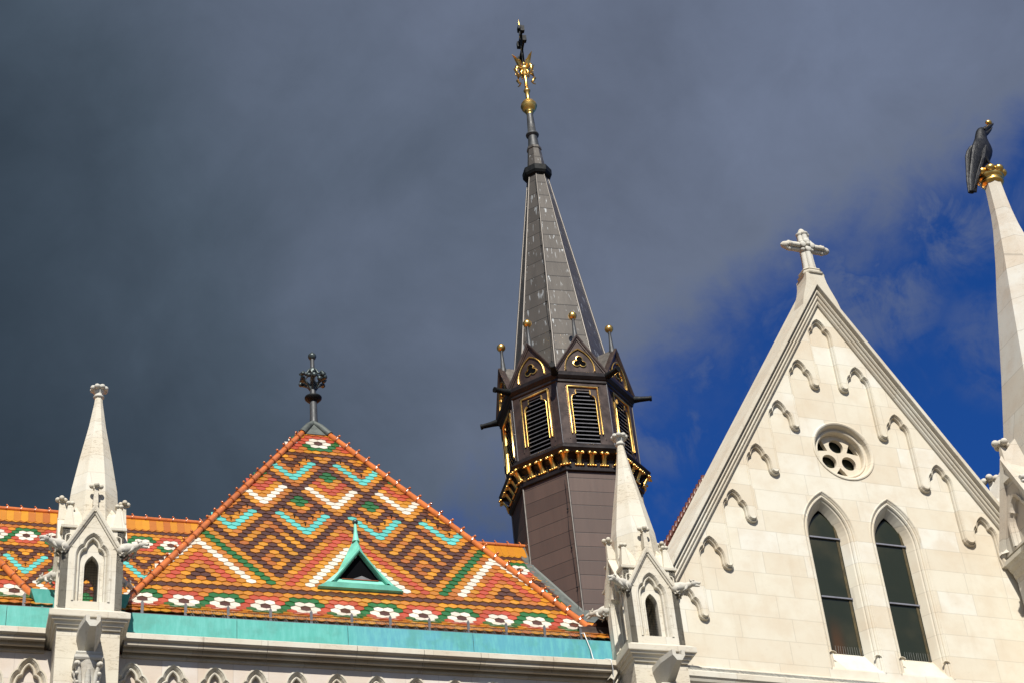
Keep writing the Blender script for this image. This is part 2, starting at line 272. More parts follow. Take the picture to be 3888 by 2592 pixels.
# ------------------------------------------------------------------ mesh helpers
class MB:
    def __init__(s): s.v = []; s.f = []; s.c = []; s.sm = []
    def add(s, vs, fs, col=None, smooth=False):
        o = len(s.v); s.v += [tuple(v) for v in vs]
        for f in fs: s.f.append([i+o for i in f]); s.c.append(col); s.sm.append(smooth)
        return s
    def merge(s, o, M4=None):
        vs = o.v if M4 is None else [tuple(M4 @ Vector(v)) for v in o.v]
        k = len(s.v); s.v += vs
        for f, c, sm in zip(o.f, o.c, o.sm): s.f.append([i+k for i in f]); s.c.append(c); s.sm.append(sm)
        return s
    def box(s, x0, x1, y0, y1, z0, z1):
        v = [(x, y, z) for z in (z0, z1) for y in (y0, y1) for x in (x0, x1)]
        return s.add(v, [(0, 2, 3, 1), (4, 5, 7, 6), (0, 1, 5, 4), (2, 6, 7, 3), (0, 4, 6, 2), (1, 3, 7, 5)])
    def loft(s, rings, cap0=True, cap1=True, smooth=False, closed=True):
        n = len(rings[0]); vs = [p for r in rings for p in r]; fs = []
        for i in range(len(rings)-1):
            for j in range(n if closed else n-1):
                k = (j+1) % n; fs.append((i*n+j, i*n+k, (i+1)*n+k, (i+1)*n+j))
        s.add(vs, fs, smooth=smooth)
        if cap0: s.add(rings[0], [tuple(range(n-1, -1, -1))])
        if cap1: s.add(rings[-1], [tuple(range(n))])
        return s
    def lathe(s, prof, n=16, ph=0.0, cx=0, cy=0, smooth=True, cap=True):
        rings = [[(cx+r*math.cos(ph+2*math.pi*i/n), cy+r*math.sin(ph+2*math.pi*i/n), z) for i in range(n)] for r, z in prof]
        return s.loft(rings, cap, cap, smooth)
    def tube(s, pts, r, n=8, smooth=True, up=Vector((0, 0, 1))):
        pts = [Vector(p) for p in pts]; rr = r if isinstance(r, (list, tuple)) else [r]*len(pts); rings = []
        for i, p in enumerate(pts):
            t = (pts[min(i+1, len(pts)-1)]-pts[max(i-1, 0)]).normalized()
            a = t.cross(up);
            if a.length < 1e-3: a = t.cross(Vector((1, 0, 0)))
            a.normalize(); b = a.cross(t)
            rings.append([tuple(p+(a*math.cos(2*math.pi*k/n)+b*math.sin(2*math.pi*k/n))*rr[i]) for k in range(n)])
        return s.loft(rings, True, True, smooth)
    def ball(s, c, r, n=12, m=8, sc=(1, 1, 1)):
        rings = []
        for i in range(1, m):
            a = math.pi*i/m; rings.append([(c[0]+sc[0]*r*math.sin(a)*math.cos(2*math.pi*k/n), c[1]+sc[1]*r*math.sin(a)*math.sin(2*math.pi*k/n), c[2]-sc[2]*r*math.cos(a)) for k in range(n)])
        return s.loft(rings, True, True, True)
    def extrude(s, outer, holes, to3, d0, d1, back=False, front=True, sides=True, hside=True):
        loops = [outer]+list(holes); flat = [p for l in loops for p in l]
        if front or back:
            tri = tessellate_polygon([[Vector((p[0], p[1], 0)) for p in l] for l in loops])
            if front: s.add([to3(p[0], p[1], d0) for p in flat], [tuple(x) for x in tri])
            if back: s.add([to3(p[0], p[1], d1) for p in flat], [tuple(reversed(x)) for x in tri])
        for li, l in enumerate(loops):
            if (li == 0 and not sides) or (li > 0 and not hside): continue
            n = len(l)
            s.add([to3(p[0], p[1], d0) for p in l]+[to3(p[0], p[1], d1) for p in l], [(i, (i+1) % n, n+(i+1) % n, n+i) for i in range(n)])
        return s
    def sweep(s, path, prof, to3, closed=False, smooth=False):
        """profile points (offset to the left of the path, depth)"""
        P = [Vector((p[0], p[1])) for p in path]; n = len(P); rows = []
        for i in range(n):
            a = P[(i-1) % n] if (closed or i > 0) else None; b = P[(i+1) % n] if (closed or i < n-1) else None
            d1 = (P[i]-a).normalized() if a is not None else None; d2 = (b-P[i]).normalized() if b is not None else None
            if d1 is None: d1 = d2
            if d2 is None: d2 = d1
            n1 = Vector((-d1.y, d1.x)); n2 = Vector((-d2.y, d2.x)); mm = n1+n2
            if mm.length < 1e-4: mm = n1
            mm.normalize(); k = 1/max(0.35, mm.dot(n1))
            rows.append([to3(P[i].x+mm.x*o*k, P[i].y+mm.y*o*k, d) for o, d in prof])
        m = len(prof); vs = [p for r in rows for p in r]; fs = []
        for i in range(n if closed else n-1):
            j = (i+1) % n
            for k in range(m-1): fs.append((i*m+k, j*m+k, j*m+k+1, i*m+k+1))
        return s.add(vs, fs, smooth=smooth)
    def build(s, name, mat, parent=None, fixn=True):
        me = D.meshes.new(name); me.from_pydata(s.v, [], s.f); me.validate(clean_customdata=False)
        if any(s.sm) and len(me.polygons) == len(s.sm): me.polygons.foreach_set('use_smooth', s.sm)
        if any(c is not None for c in s.c):
            at = me.color_attributes.new('Glaze', 'FLOAT_COLOR', 'CORNER')
            for p in me.polygons:
                c = s.c[p.index] or (1, 1, 1)
                for li in p.loop_indices: at.data[li].color = (*c, 1)
        if fixn:
            import bmesh
            bm = bmesh.new(); bm.from_mesh(me); bmesh.ops.recalc_face_normals(bm, faces=bm.faces); bm.to_mesh(me); bm.free()
        me.materials.append(M[mat]); me.update()
        o = D.objects.new(name, me); COL.objects.link(o)
        if parent: o.parent = parent
        return o
def thing(name, label, cat, loc=(0, 0, 0), rz=0.0, group=None):
    o = D.objects.new(name, None); COL.objects.link(o); o.location = loc; o.rotation_euler = (0, 0, rz)
    o['label'] = label; o['category'] = cat
    if group: o['group'] = group
    return o
def tag(o, label, cat, group=None):
    o['label'] = label; o['category'] = cat
    if group: o['group'] = group
    return o
def copy_tree(o, parent=None):
    c = o.copy(); COL.objects.link(c)
    if parent: c.parent = parent
    for ch in list(o.children): copy_tree(ch, c)
    return c
XZ = lambda x, z, d: (x, d, z)      # 2D drawing (x, z) at depth y=d
def arc(cx, cy, r, a0, a1, n): return [(cx+r*math.cos(R_(a0+(a1-a0)*i/n)), cy+r*math.sin(R_(a0+(a1-a0)*i/n))) for i in range(n+1)]
def circ(cx, cy, r, n=24): return [(cx+r*math.cos(2*math.pi*i/n), cy+r*math.sin(2*math.pi*i/n)) for i in range(n)]
def pointed(cx, hw, spring, bottom, n=8, rise=1.732):
    """lancet outline, counter-clockwise from bottom left"""
    h = hw*rise; R = (hw*hw+h*h)/(2*hw); a = math.asin(h/R)
    right = [(cx+hw-R+R*math.cos(a*i/n), spring+R*math.sin(a*i/n)) for i in range(n+1)]
    left = [(2*cx-x, z) for x, z in reversed(right[:-1])]
    return [(cx-hw, bottom), (cx+hw, bottom)]+right+left
TRF = [(0, 0), (.05, -.028), (.10, -.075), (.14, -.135), (.160, -.19), (.166, -.222), (.20, -.240), (.236, -.285), (.262, -.345), (.276, -.41), (.28, -.46)]
def trefoil(ax, az, k=1.0, kz=None):
    """cusped arch from the left foot over the apex to the right foot"""
    kz = kz or k
    r = [(ax+x*k, az+z*kz) for x, z in TRF]; l = [(ax-x*k, az+z*kz) for x, z in reversed(TRF[1:])]
    return l+r

def part(mb, name, mat, parent, **kw):
    """mesh given in world coordinates under a parent that is not rotated"""
    o = mb.build(name, mat, parent); o.location = (-parent.location[0], -parent.location[1], -parent.location[2])
    for k, v in kw.items(): o[k] = v
    return o
def sub(mb, name, mat, parent, **kw):
    o = mb.build(name, mat, parent)
    for k, v in kw.items(): o[k] = v
    return o

# ------------------------------------------------------------------ ground
g = MB().add([(-900, -500, 0), (900, -500, 0), (900, 1500, 0), (-900, 1500, 0)], [(0, 1, 2, 3)]).build('ground', 'pave'); g['kind'] = 'structure'

# ------------------------------------------------------------------ glazed tile pattern
OR = [(.47, .190, .020), (.53, .235, .022), (.45, .170, .024), (.40, .135, .027), (.51, .215, .020), (.46, .180, .022), (.37, .115, .024)]
PAL = {'O': None, 'B': (.082, .034, .022), 'R': (.41, .072, .036), 'G': (.026, .125, .036), 'W': (.66, .60, .50), 'T': (.115, .47, .42)}
def glaze(s, R):
    u = s+4
    f = R if R < 40 else R-48
    if -4 <= f <= 5 or R >= 44:
        uu = (u if R < 40 else s) % 16; v = uu if uu <= 8 else uu-16; b = abs(abs(v)-8) if abs(v) > 4 or (abs(v) == 4) else None
        # type A flower at v=0, type B at v=8
        a = abs(v); tA = a <= 4; d = a if tA else 8-a
        if f == 3 or f == 5: return 'O'
        if f == 4: return 'B'
        if f == -4: return 'B' if R > 40 else 'O'
        if f == -3: return 'O'
        if f == 0: return 'B' if d == 0 else 'W' if d == 2 else ('G' if v == 4 else 'R')
        if f in (1, -1):
            if d == 1: return 'W'
            top = (f == 1) == tA
            return 'R' if top else 'G'
        if f in (2, -2):
            if d <= 2: return 'R' if ((f == 2) == tA) else 'G'
            return 'O'
        return 'B' if f == -4 else 'O'
    if R >= 44: return 'O'
    S = abs(s)
    # lower field: white and red chevrons, green line, big brown diamond (mirrored about the axis)
    if R < 24:
        p = abs(S-32)
        if R+p == 16 and R >= 6: return 'W'
        if S >= 18 and S-18 == R-6: return 'G'
        if p <= 6 and R+p == 12: return 'R'
        if p <= 2 and R+p == 8 and R >= 6: return 'B'
        if R == 6 and p == 2: return 'B'
        if R == 6 and p == 0: return 'O'
        if S <= 14 and R == 20-S: return 'R'
        if S <= 10 and R == 16-S: return 'W'
        a, b = R+(S-16), R-(S-16)
        if a >= 8 and b >= 8 and R <= 22:
            if a == 8 or b == 8: return 'B' if not (R > 20 and abs(S-16) > 12) else 'B'
            if (a == 20 and b <= 20) or (b == 20 and a <= 20): return 'B'
            if (a == 16 and b <= 16) or (b == 16 and a <= 16): return 'B'
            if a == 12 and b == 12: return 'B'
    # chevron rows
    for c0, Rb, col in ((8, 20, 'T'), (0, 28, 'W'), (8, 36, 'T'), (0, 44, 'x')):
        dlt = (s-c0) % 16; dlt = min(dlt, 16-dlt); d = R-dlt
        if col != 'x' and d == Rb and dlt <= 5: return col
    for c0, Rb, col in ((8, 20, 'T'), (0, 28, 'W'), (8, 36, 'T'), (0, 44, 'x')):
        dlt = (s-c0) % 16; dlt = min(dlt, 16-dlt); d = R-dlt
        if col == 'W' and d == Rb+4 and dlt <= 3: return 'R'
        if (R-Rb) in (8, 10) and dlt == 0 and Rb in (20, 28): return 'G'
        if (R-Rb) == 9 and dlt == 1 and Rb in (20, 28): return 'G'
    for c0, Rb, col in ((8, 20, 'T'), (0, 28, 'W'), (8, 36, 'T'), (0, 44, 'x')):
        dlt = (s-c0) % 16; dlt = min(dlt, 16-dlt); d = R-dlt
        if d == Rb-4: return 'B'
        if col == 'T' and d == Rb+4 and dlt <= 4: return 'B'
    return 'O'
def gcol(s, R):
    k = glaze(s, R)
    if k == 'O': c = random.choice(OR)
    else: c = PAL[k]
    j = 1+random.uniform(-.13, .11); return tuple(min(.9, x*j) for x in c)

BEND = [R_(a) for a in (50, 43, 42, 50, 60, 60)]
def tile_field(org, up0, nor0, pit, cells, w=.18, bend=False):
    """individual pointed roof tiles; s counts half tiles sideways, R counts rows"""
    mb = MB(); v = .052; hw = w/2-.0014; lo = -pit/2-v/2; sd = lo+v; top = pit/2+v+.02
    for s, R in cells:
        c = gcol(s, R)
        if bend and R < 0:
            o = org+Vector((.09*s, 0, 0))
            for q in range(0, R, -1): up = Vector((0, math.cos(BEND[-q]), math.sin(BEND[-q]))); o = o-up*pit
            nor = Vector((0, -up.z, up.y))
        else: up, nor = up0, nor0; o = org+Vector((.09*s, 0, 0))+up*(pit*R)
        ja = random.uniform(-.0012, .0012); jb = random.uniform(-.0014, .0014); tw = random.uniform(-.0012, .0012)
        def P(x, t, dn): return tuple(o+Vector((x+tw*(t/.1), 0, 0))+up*t+nor*(.031-(t-lo)*.12+dn+ja*(x/.09)+jb*(t/.1)))
        out = [(-hw, top), (-hw, sd), (0, lo), (hw, sd), (hw, top)]
        inn = [(-hw+.005, top), (-hw+.005, sd+.004), (0, lo+.007), (hw-.005, sd+.004), (hw-.005, top)]
        vs = [P(x, t, 0) for x, t in inn]+[P(x, t, -.0022) for x, t in out]+[P(x, t, -.019) for x, t in out]
        fs = [(0, 1, 2, 3, 4)]+[(i, i+5, i+6, i+1) for i in range(4)]+[(i+5, i+10, i+11, i+6) for i in range(4)]
        mb.add(vs, fs, c)
    return mb
def ridge_tiles(A, B, n, r, nor, hook=1.0, first=None):
    """line of overlapping half-round tiles from A up to B with a curled knob on each joint"""
    A = Vector(A); B = Vector(B); body = MB(); lip = MB(); dd = (B-A)/n; dn = dd.normalized()
    for i in range(n):
        p0 = A+dd*i; p1 = A+dd*(i+1.06); j = random.uniform(.98, 1.02)
        body.tube([p0, p0+dd*.03, p0+dd*.10, p1], [r*1.0*j, r*1.10*j, r*1.0*j, r*.90], 14, True, nor)
        lip.tube([p0-dn*.020, p0+dn*.006], [r*1.08, r*1.14], 14, False, nor)
    for i in range(n):
        p0 = A+dd*i+dn*.03+nor*(r*.9)
        h = .045*hook
        body.tube([p0, p0+nor*h*.5+dn*.004, p0+nor*h*.95-dn*.012], [.032, .022, .018], 8)
        body.ball(p0+nor*h*1.2-dn*.026, .026*hook, 8, 6)
    return body, lip

# ------------------------------------------------------------------ front hipped roof
X0, Y0, Z0, SL, PIT = 7.2325, 29.3231, 17.5686, 1.0311, .1425
O1 = Vector((X0, Y0, Z0)); UP = Vector((0, math.cos(SL), math.sin(SL))); NO = Vector((0, -math.sin(SL), math.cos(SL)))
HK, HR = .845, 54.9
def hs(R): return HK*(HR-R)
def P1(s, R, n=0, o=O1): return o+Vector((.09*s, 0, 0))+UP*(PIT*R)+NO*n
def hip_roof(org, full, label, group, cellf):
    rt = thing('hipped_roof', label, 'roof', (org.x, org.y, 16.9), 0, group)
    cells = [(s, R) for R in range(-4, 55) for s in range(-60, 61) if (s-R) % 2 == 0 and abs(s) <= hs(R)+.4 and cellf(s, R)]
    part(tile_field(org, UP, NO, PIT, cells, bend=True), 'tile_slope', 'tile', rt)
    ap = P1(0, HR, -.02, org); bl = P1(-hs(-1), -1, -.03, org); br = P1(hs(-1), -1, -.03, org); hi = Vector((ap.x, 41.6, ap.z)); zz = bl.z
    part(MB().add([bl, br, ap], [(0, 1, 2)]).add([bl, ap, hi, Vector((bl.x, 38, zz))], [(0, 3, 2, 1)]).add([br, ap, hi, Vector((br.x, 38, zz))], [(0, 1, 2, 3)]), 'roof_deck', 'plain', rt)
    for sg in ((-1, 1) if full else (1,)):
        A = P1(sg*hs(-1.3), -1.3, .035, org); B = P1(sg*hs(51.4), 51.4, .035, org)
        nn = (NO*.8+Vector((sg*.35, .1, .35))).normalized()
        b, l = ridge_tiles(A, B, 24, .068, nn)
        h = part(b, 'hip_ridge', 'hip', rt); q = l.build('joint_collars', 'hiplip', h)
    return rt, ap
roof, APEX = hip_roof(O1, True, 'steep hipped roof of patterned glazed tiles with a black finial and a turquoise copper dormer', 'patterned hipped roofs', lambda s, R: True)
O2 = O1+Vector((-112*.09, 0, 0))
roof2, _ = hip_roof(O2, False, 'tiled roof of which only the lower right hip shows, beyond the left turret', 'patterned hipped roofs', lambda s, R: s > 0)
# lead cap and finial
cap = MB()
for sg in (-1, 1):
    cap.tube([P1(sg*hs(50.9), 50.9, .045), P1(sg*hs(53.2), 53.2, .06), P1(0, 54.6, .05)], [.078, .074, .06], 12)
a_, b_, c_ = P1(-hs(50.9), 50.9, .035), P1(hs(50.9), 50.9, .035), P1(0, 54.4, .075)
cap.add([a_, b_, c_, a_+NO*-.03, b_+NO*-.03], [(0, 1, 2), (0, 3, 4, 1)])
cap.tube([a_, (a_+b_)/2, b_], .006, 6)
part(cap, 'apex_cap', 'lead', roof)
fo = MB().lathe([(.10, .25), (.088, .50), (.083, .55), (.081, .98), (.07, 1.02), (.068, 1.35), (.05, 1.75), (.045, 2.12)], 16)
fin = fo.build('finial', 'pole', roof); fin.location = Vector((7.28, 33.42, 23.95))-roof.location
MB().lathe([(.075, .96), (.13, .99), (.185, 1.05), (.19, 1.08), (.13, 1.10), (.06, 1.12)], 20).build('collar_disc', 'black', fin)
fl = MB()
for i in range(6):
    a = i*math.pi/3+.3; d = Vector((math.cos(a), math.sin(a), 0)); t = Vector((-d.y, d.x, 0))
    fl.tube([d*.05+Vector((0, 0, 1.30)), d*.13+Vector((0, 0, 1.42)), d*.24+Vector((0, 0, 1.50)), d*.29+Vector((0, 0, 1.62)), d*.23+Vector((0, 0, 1.70)), d*.17+Vector((0, 0, 1.66))], [.035, .03, .045, .05, .035, .02], 7)
    for q in range(4):
        rr = Vector((random.uniform(-.03, .03), random.uniform(-.03, .03), random.uniform(-.05, .05)))
        fl.ball(d*(.20+.06*(q % 2))+t*(.045*(q-1.5))+Vector((0, 0, 1.55+.05*(q % 3)))+rr, random.uniform(.045, .068), 8, 6)
    fl.tube([d*.05+Vector((0, 0, 1.85)), d*.10+Vector((0, 0, 1.78)), d*.15+Vector((0, 0, 1.68))], [.02, .03, .02], 6)
fl.build('leaf_cluster', 'patina', fin)
MB().lathe([(.045, 2.10), (.075, 2.13), (.095, 2.18), (.09, 2.22), (.05, 2.27), (.012, 2.29), (.006, 2.34)], 14).build('top_knob', 'patina', fin)
# dormer
xc = 7.25
dm = MB()
A_, F_ = Vector((xc, 29.60, 19.06)), Vector((xc, 29.90, 19.50))
for sg in (-1, 1):
    f0 = Vector((xc+sg*.52, 29.60, 18.36)); f1 = Vector((xc+sg*.76, 29.66, 18.24)); bk = Vector((xc+sg*.80, 29.80, 18.30)); mid = Vector((xc+sg*.30, 29.60, 18.66)); 
    bm_ = Vector((xc+sg*.36, 30.02, 18.72)); top_b = Vector((xc, 30.35, 19.48))
    dm.add([A_, mid, f0, f1, bk, bm_, F_], [(0, 1, 5, 6), (1, 2, 3, 5), (3, 4, 5)] if sg > 0 else [(0, 6, 5, 1), (1, 5, 3, 2), (3, 5, 4)])
    dm.add([F_, bm_, top_b], [(0, 1, 2)])
    # turned front edge
    i0 = Vector((xc, 29.615, 19.025)); i1 = Vector((xc+sg*.283, 29.615, 18.645)); i2 = Vector((xc+sg*.495, 29.615, 18.36))
    dm.add([A_, mid, f0, i0, i1, i2], [(0, 1, 4, 3), (1, 2, 5, 4)])
    dm.add([i0, i1, i2, i0+Vector((0, .16, 0)), i1+Vector((-sg*.02, .16, 0)), i2+Vector((-sg*.04, .16, 0))], [(0, 1, 4, 3), (1, 2, 5, 4)])
dm.add([(xc-.80, 29.62, 18.235), (xc+.80, 29.62, 18.235), (xc+.62, 29.59, 18.325), (xc-.62, 29.59, 18.325), (xc-.80, 29.70, 18.21), (xc+.80, 29.70, 18.21)], [(0, 1, 2, 3), (0, 4, 5, 1)])
dm.add([(xc-.62, 29.59, 18.325), (xc+.62, 29.59, 18.325), (xc+.50, 29.66, 18.345), (xc-.50, 29.66, 18.345), (xc-.50, 29.67, 18.43), (xc+.50, 29.67, 18.43)], [(0, 1, 2, 3), (3, 2, 5, 4)])
dm.lathe([(.075, 19.36), (.052, 19.45), (.036, 19.56), (.028, 19.74)], 12, 0, xc, 29.88)
dmo = part(dm, 'dormer', 'copper2', roof)
v = MB().add([(xc-.42, 29.74, 18.42), (xc+.42, 29.74, 18.42), (xc, 29.74, 19.0)], [(0, 1, 2)]).build('opening', 'void', dmo)
v = MB().add([(xc-.22, 29.70, 18.425), (xc+.33, 29.70, 18.425), (xc+.05, 29.73, 18.56)], [(0, 1, 2)]).build('shutter', 'iron', dmo)
MB().box(xc-.34, xc+.34, 29.655, 29.67, 18.43, 18.442).build('sill', 'hiplip', dmo)
MB().ball((xc, 29.88, 19.79), .055, 14, 10).build('ball', 'patina', dmo)
# snow hooks near the turquoise chevrons
def hook_at(o, up, no, s, R, pit, parent):
    p = o+Vector((.09*s, 0, 0))+up*(pit*(R-.15)); mb = MB()
    mb.tube([p+no*.01, p+no*.06, p+no*.065+up*.03], .0085, 5)
    mb.tube([p+no*.012-up*.005, p+no*.05-up*.0+up*.075], .009, 5)
    mb.tube([p+no*.05+up*.075+Vector((-.03, 0, .004)), p+no*.055+up*.08, p+no*.05+up*.075+Vector((.03, 0, .004))], .008, 5)
    part(mb, 'snow_hook', 'black', parent)
for c0, lst in ((-8, ((0, 22), (-2, 24), (2, 24), (-4, 26), (4, 26))), (8, ((0, 22), (-2, 24), (2, 24), (-4, 26), (4, 26))), (-24, ((0, 22), (2, 24), (4, 26))), (24, ((0, 22), (-2, 24), (-4, 26))), (-8, ((0, 38), (2, 40), (4, 42))), (8, ((0, 38), (-2, 40), (-4, 42)))):
    for ds, R in lst: hook_at(O1, UP, NO, c0+ds, R, PIT, roof)
# snow fence
PX = [3.226, 3.963, 4.696, 5.434, 6.153, 6.876, 7.571, 8.287, 9.007, 9.715, 10.441, 11.135]
for x in [1.266]+PX:
    mb = MB(); mb.box(x-.024, x+.024, 28.86, 28.875, 17.03, 17.27)
    mb.add([(x-.024, 28.86, 17.27), (x+.024, 28.86, 17.27), (x, 28.86, 17.31), (x-.024, 28.875, 17.27), (x+.024, 28.875, 17.27), (x, 28.875, 17.31)], [(0, 1, 2), (3, 5, 4), (0, 2, 5, 3), (1, 4, 5, 2)])
    mb.box(x-.035, x+.035, 28.85, 28.95, 17.03, 17.045)
    part(mb, 'snow_guard_post', 'iron', roof)
mb = MB()
def wire(a, b, r=.0026): mb.tube([a, b], r, 3, False)
x = 4.0
while x < 11.3:
    wire((x, 28.89, 17.05), (x+.09, 28.89, 17.19)); wire((x+.09, 28.89, 17.05), (x, 28.89, 17.19)); x += .045
wire((4.0, 28.89, 17.19), (11.35, 28.89, 17.19), .0025); wire((4.0, 28.89, 17.12), (11.35, 28.89, 17.12), .0015)
part(mb, 'snow_net', 'wire', roof)

# ------------------------------------------------------------------ main roof behind
BO = Vector((1.066, 38.87, 20.185)); BSL, BPI = 1.061, .143
BU = Vector((0, math.cos(BSL), math.sin(BSL))); BN = Vector((0, -math.sin(BSL), math.cos(BSL)))
main = thing('main_roof', 'long main roof with patterned tiles and a straight ridge, rising behind the hipped roofs', 'roof', (8, 42.9, 17))
cells = [(s, R) for R in range(26, 54) for s in range(-26, 170) if (s-R) % 2 == 0 and not (s > 160)]
cells = [(s, R) for s, R in cells if s < 60 or s > 120 or R > 50]
part(tile_field(BO, BU, BN, BPI, cells), 'tile_slope', 'tile', main)
def PB(x, R, n=0): return Vector((x, BO.y, BO.z))+BU*(BPI*R)+BN*n
rz_ = PB(0, 56.6)
a_, b_ = PB(-8, -15, -.02), PB(20, -15, -.02); c_, d_ = PB(20, 56.4, -.02), PB(-8, 56.4, -.02)
bk = Vector((0, 2*d_.y-a_.y, 0))
part(MB().add([a_, b_, c_, d_, (20, bk.y, a_.z), (-8, bk.y, a_.z)], [(0, 1, 2, 3), (3, 2, 4, 5)]), 'roof_deck', 'plain', main)
mb = MB(); x = -1.6
while x < 15.6:     # small scalloped row and plain ridge course
    c = random.choice(OR)
    A0, A1 = PB(x, 53.0, .03), PB(x+.178, 53.0, .03); B0, B1 = PB(x, 56.3, .028), PB(x+.178, 56.3, .028)
    j = random.uniform(-.004, .004)
    mid = PB(x+.089, 52.55, .03)
    mb.add([A0+BN*j, mid, A1-BN*j, B1, B0, A0-BN*.015, mid-BN*.015, A1-BN*.015], [(0, 1, 2, 3, 4), (0, 5, 6, 1), (1, 6, 7, 2)], c)
    x += .18
part(mb, 'ridge_course', 'tile', main)
b, l = ridge_tiles(PB(-1.9, 56.7, .03), PB(15.7, 56.7, .03), 50, .062, Vector((0, -.2, 1)).normalized(), .9)
h = part(b, 'ridge', 'hip', main); l.build('joint_collars', 'hiplip', h)
for c0 in (8, 24, 40, 152, 136):
    for ds, R in ((0, 38), (2, 40), (4, 42), (-2, 40), (-4, 42)): hook_at(BO, BU, BN, c0+ds, R, BPI, main)

# ------------------------------------------------------------------ front wall with blind arcade, cornice and gutter
WY = 28.6
wall = thing('arcaded_wall', 'pale stone wall with blind cusped arches, moulded cornice and turquoise copper gutter', 'wall', (5, WY, 0))
cxs = [3.056+.693*k for k in range(0, 13)]+[1.414-.693*k for k in range(0, 6)]
cxs = [c for c in cxs if not (11.3 < c < 12.9)]
XZW = lambda x, z, d: (x, WY+d, z)
def arch_hole(c): return [(c-.28, 13.6), (c+.28, 13.6)]+list(reversed(trefoil(c, 15.975)))
mb = MB().extrude([(-2.8, 13.2), (12.2, 13.2), (12.2, 16.12), (-2.8, 16.12)], [arch_hole(c) for c in sorted(cxs) if -2.4 < c < 11.9], XZW, 0, .13)
mb.box(-2.8, 12.2, WY+.13, WY+.7, 13.0, 16.2); mb.box(-2.8, 12.2, WY-.002, WY+.7, 0, 13.2)
part(mb, 'wall_face', 'wallst', wall)
for c in sorted(cxs):
    if c < -2.4 or c > 11.9: continue
    path = [(c-.28, 13.6)]+trefoil(c, 15.975)+[(c+.28, 13.6)]
    prof = [(.034, .002), (.034, -.012), (.006, -.012), (0, .0), (-.016, .016), (-.044, .062), (-.050, .066), (-.055, .045), (-.070, .035), (-.086, .045), (-.094, .075), (-.096, .128)]
    part(MB().sweep(path, prof, XZW), 'blind_arch', 'mould', wall)
PF1 = [(28.30, 16.285), (28.30, 16.375), (28.42, 16.445), (28.9, 16.46)]
PF2 = [(28.62, 16.06), (28.59, 16.055), (28.565, 16.07), (28.56, 16.10), (28.575, 16.165), (28.52, 16.175), (28.515, 16.135), (28.49, 16.12), (28.462, 16.135), (28.462, 16.205), (28.415, 16.22), (28.412, 16.19), (28.39, 16.175), (28.365, 16.195), (28.36, 16.255), (28.325, 16.265), (28.301, 16.287)]
def run(x0, x1): return MB().loft([[(x0, y, z) for y, z in prof], [(x1, y, z) for y, z in prof]], False, False, False, False)
# butt-jointed cornice stones
for prof, nm, mt_ in ((PF1, 'cornice', 'mould'), (PF2, 'cornice_moulding', 'shade_dirt')):
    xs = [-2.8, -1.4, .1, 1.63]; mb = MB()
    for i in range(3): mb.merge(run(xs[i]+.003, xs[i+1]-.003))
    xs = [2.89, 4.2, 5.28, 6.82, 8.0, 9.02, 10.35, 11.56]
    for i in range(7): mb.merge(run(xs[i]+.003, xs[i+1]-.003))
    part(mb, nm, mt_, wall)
mb = MB(); mb.box(-2.8, 12, 29.02, 29.06, 16.3, 17.05); part(mb, 'eaves_board', 'dark', wall)
sx = [-2.8, -.9, .998, 2.0, 4.837, 6.781, 9.054, 11.245, 11.68]
for i in range(8):
    if i == 2: a, b = .998, 2.9
    a, b = (sx[i], sx[i+1]); j = random.uniform(-.006, .006); k = random.uniform(-.004, .004)
    mb = MB(); n = 5; rows = []
    for zi, z in enumerate((16.61, 16.612, 16.82, 17.018, 17.02)):
        yy = [28.82, 28.80, 28.798, 28.80, 28.82][zi]
        rows.append([(a+.004+(b-a-.008)*q/n, yy+j*(q/n-.5)+k*math.sin(q*1.7+i)+(zi-2)*.002, z) for q in range(n+1)])
    mb.loft(rows, False, False, False, False)
    mb.box(a+.004, b-.004, 28.83, 28.95, 17.0, 17.012)
    part(mb, 'gutter_panel', 'copper', wall)
mb = MB(); mb.box(-2.8, 11.35, 28.832, 28.87, 17.012, 17.045); part(mb, 'gutter_edge', 'iron', wall)
x = 3.05
while x < 11.6:
    mb = MB(); mb.box(x-.02, x+.02, 28.83, 28.86, 16.44, 16.70); part(mb, 'gutter_bracket', 'iron', wall); x += .62
for x0, x1, x2, x3, zb in ((1.36, 1.80, 1.52, 1.80, 16.99), (2.72, 3.02, 2.72, 2.90, 16.99)):
    mb = MB().loft([[(x2, 28.93, zb), (x3, 28.93, zb), (x3, 29.25, zb), (x2, 29.25, zb)], [(x0, 28.86, 17.40), (x1, 28.86, 17.40), (x1, 29.25, 17.40), (x0, 29.25, 17.40)]])
    part(mb, 'rainwater_hopper', 'copper', wall)
mb = MB().loft([[(11.30, 28.95, 16.95), (11.9, 28.95, 16.95), (11.9, 29.6, 16.95), (11.40, 29.6, 16.95)], [(11.16, 29.05, 17.42), (11.9, 29.05, 17.45), (11.9, 29.6, 17.5), (11.3, 29.6, 17.5)]])
part(mb, 'end_flashing', 'dark', wall)

# lightning cable
mb = MB().tube([(11.19, 29.0, 17.17), (11.13, 28.90, 17.19), (11.16, 28.775, 17.14), (11.25, 28.775, 16.80), (11.27, 28.76, 16.62), (11.36, 28.70, 16.555), (11.40, 28.45, 16.47), (11.42, 28.28, 16.38), (11.43, 28.28, 16.2), (11.5, 28.5, 15.9), (11.52, 28.56, 15.2), (11.52, 28.56, 12)], .011, 6)
c = mb.build('cable', 'cablew'); tag(c, 'thin pale lightning cable bent over the right end of the turquoise gutter', 'cable')

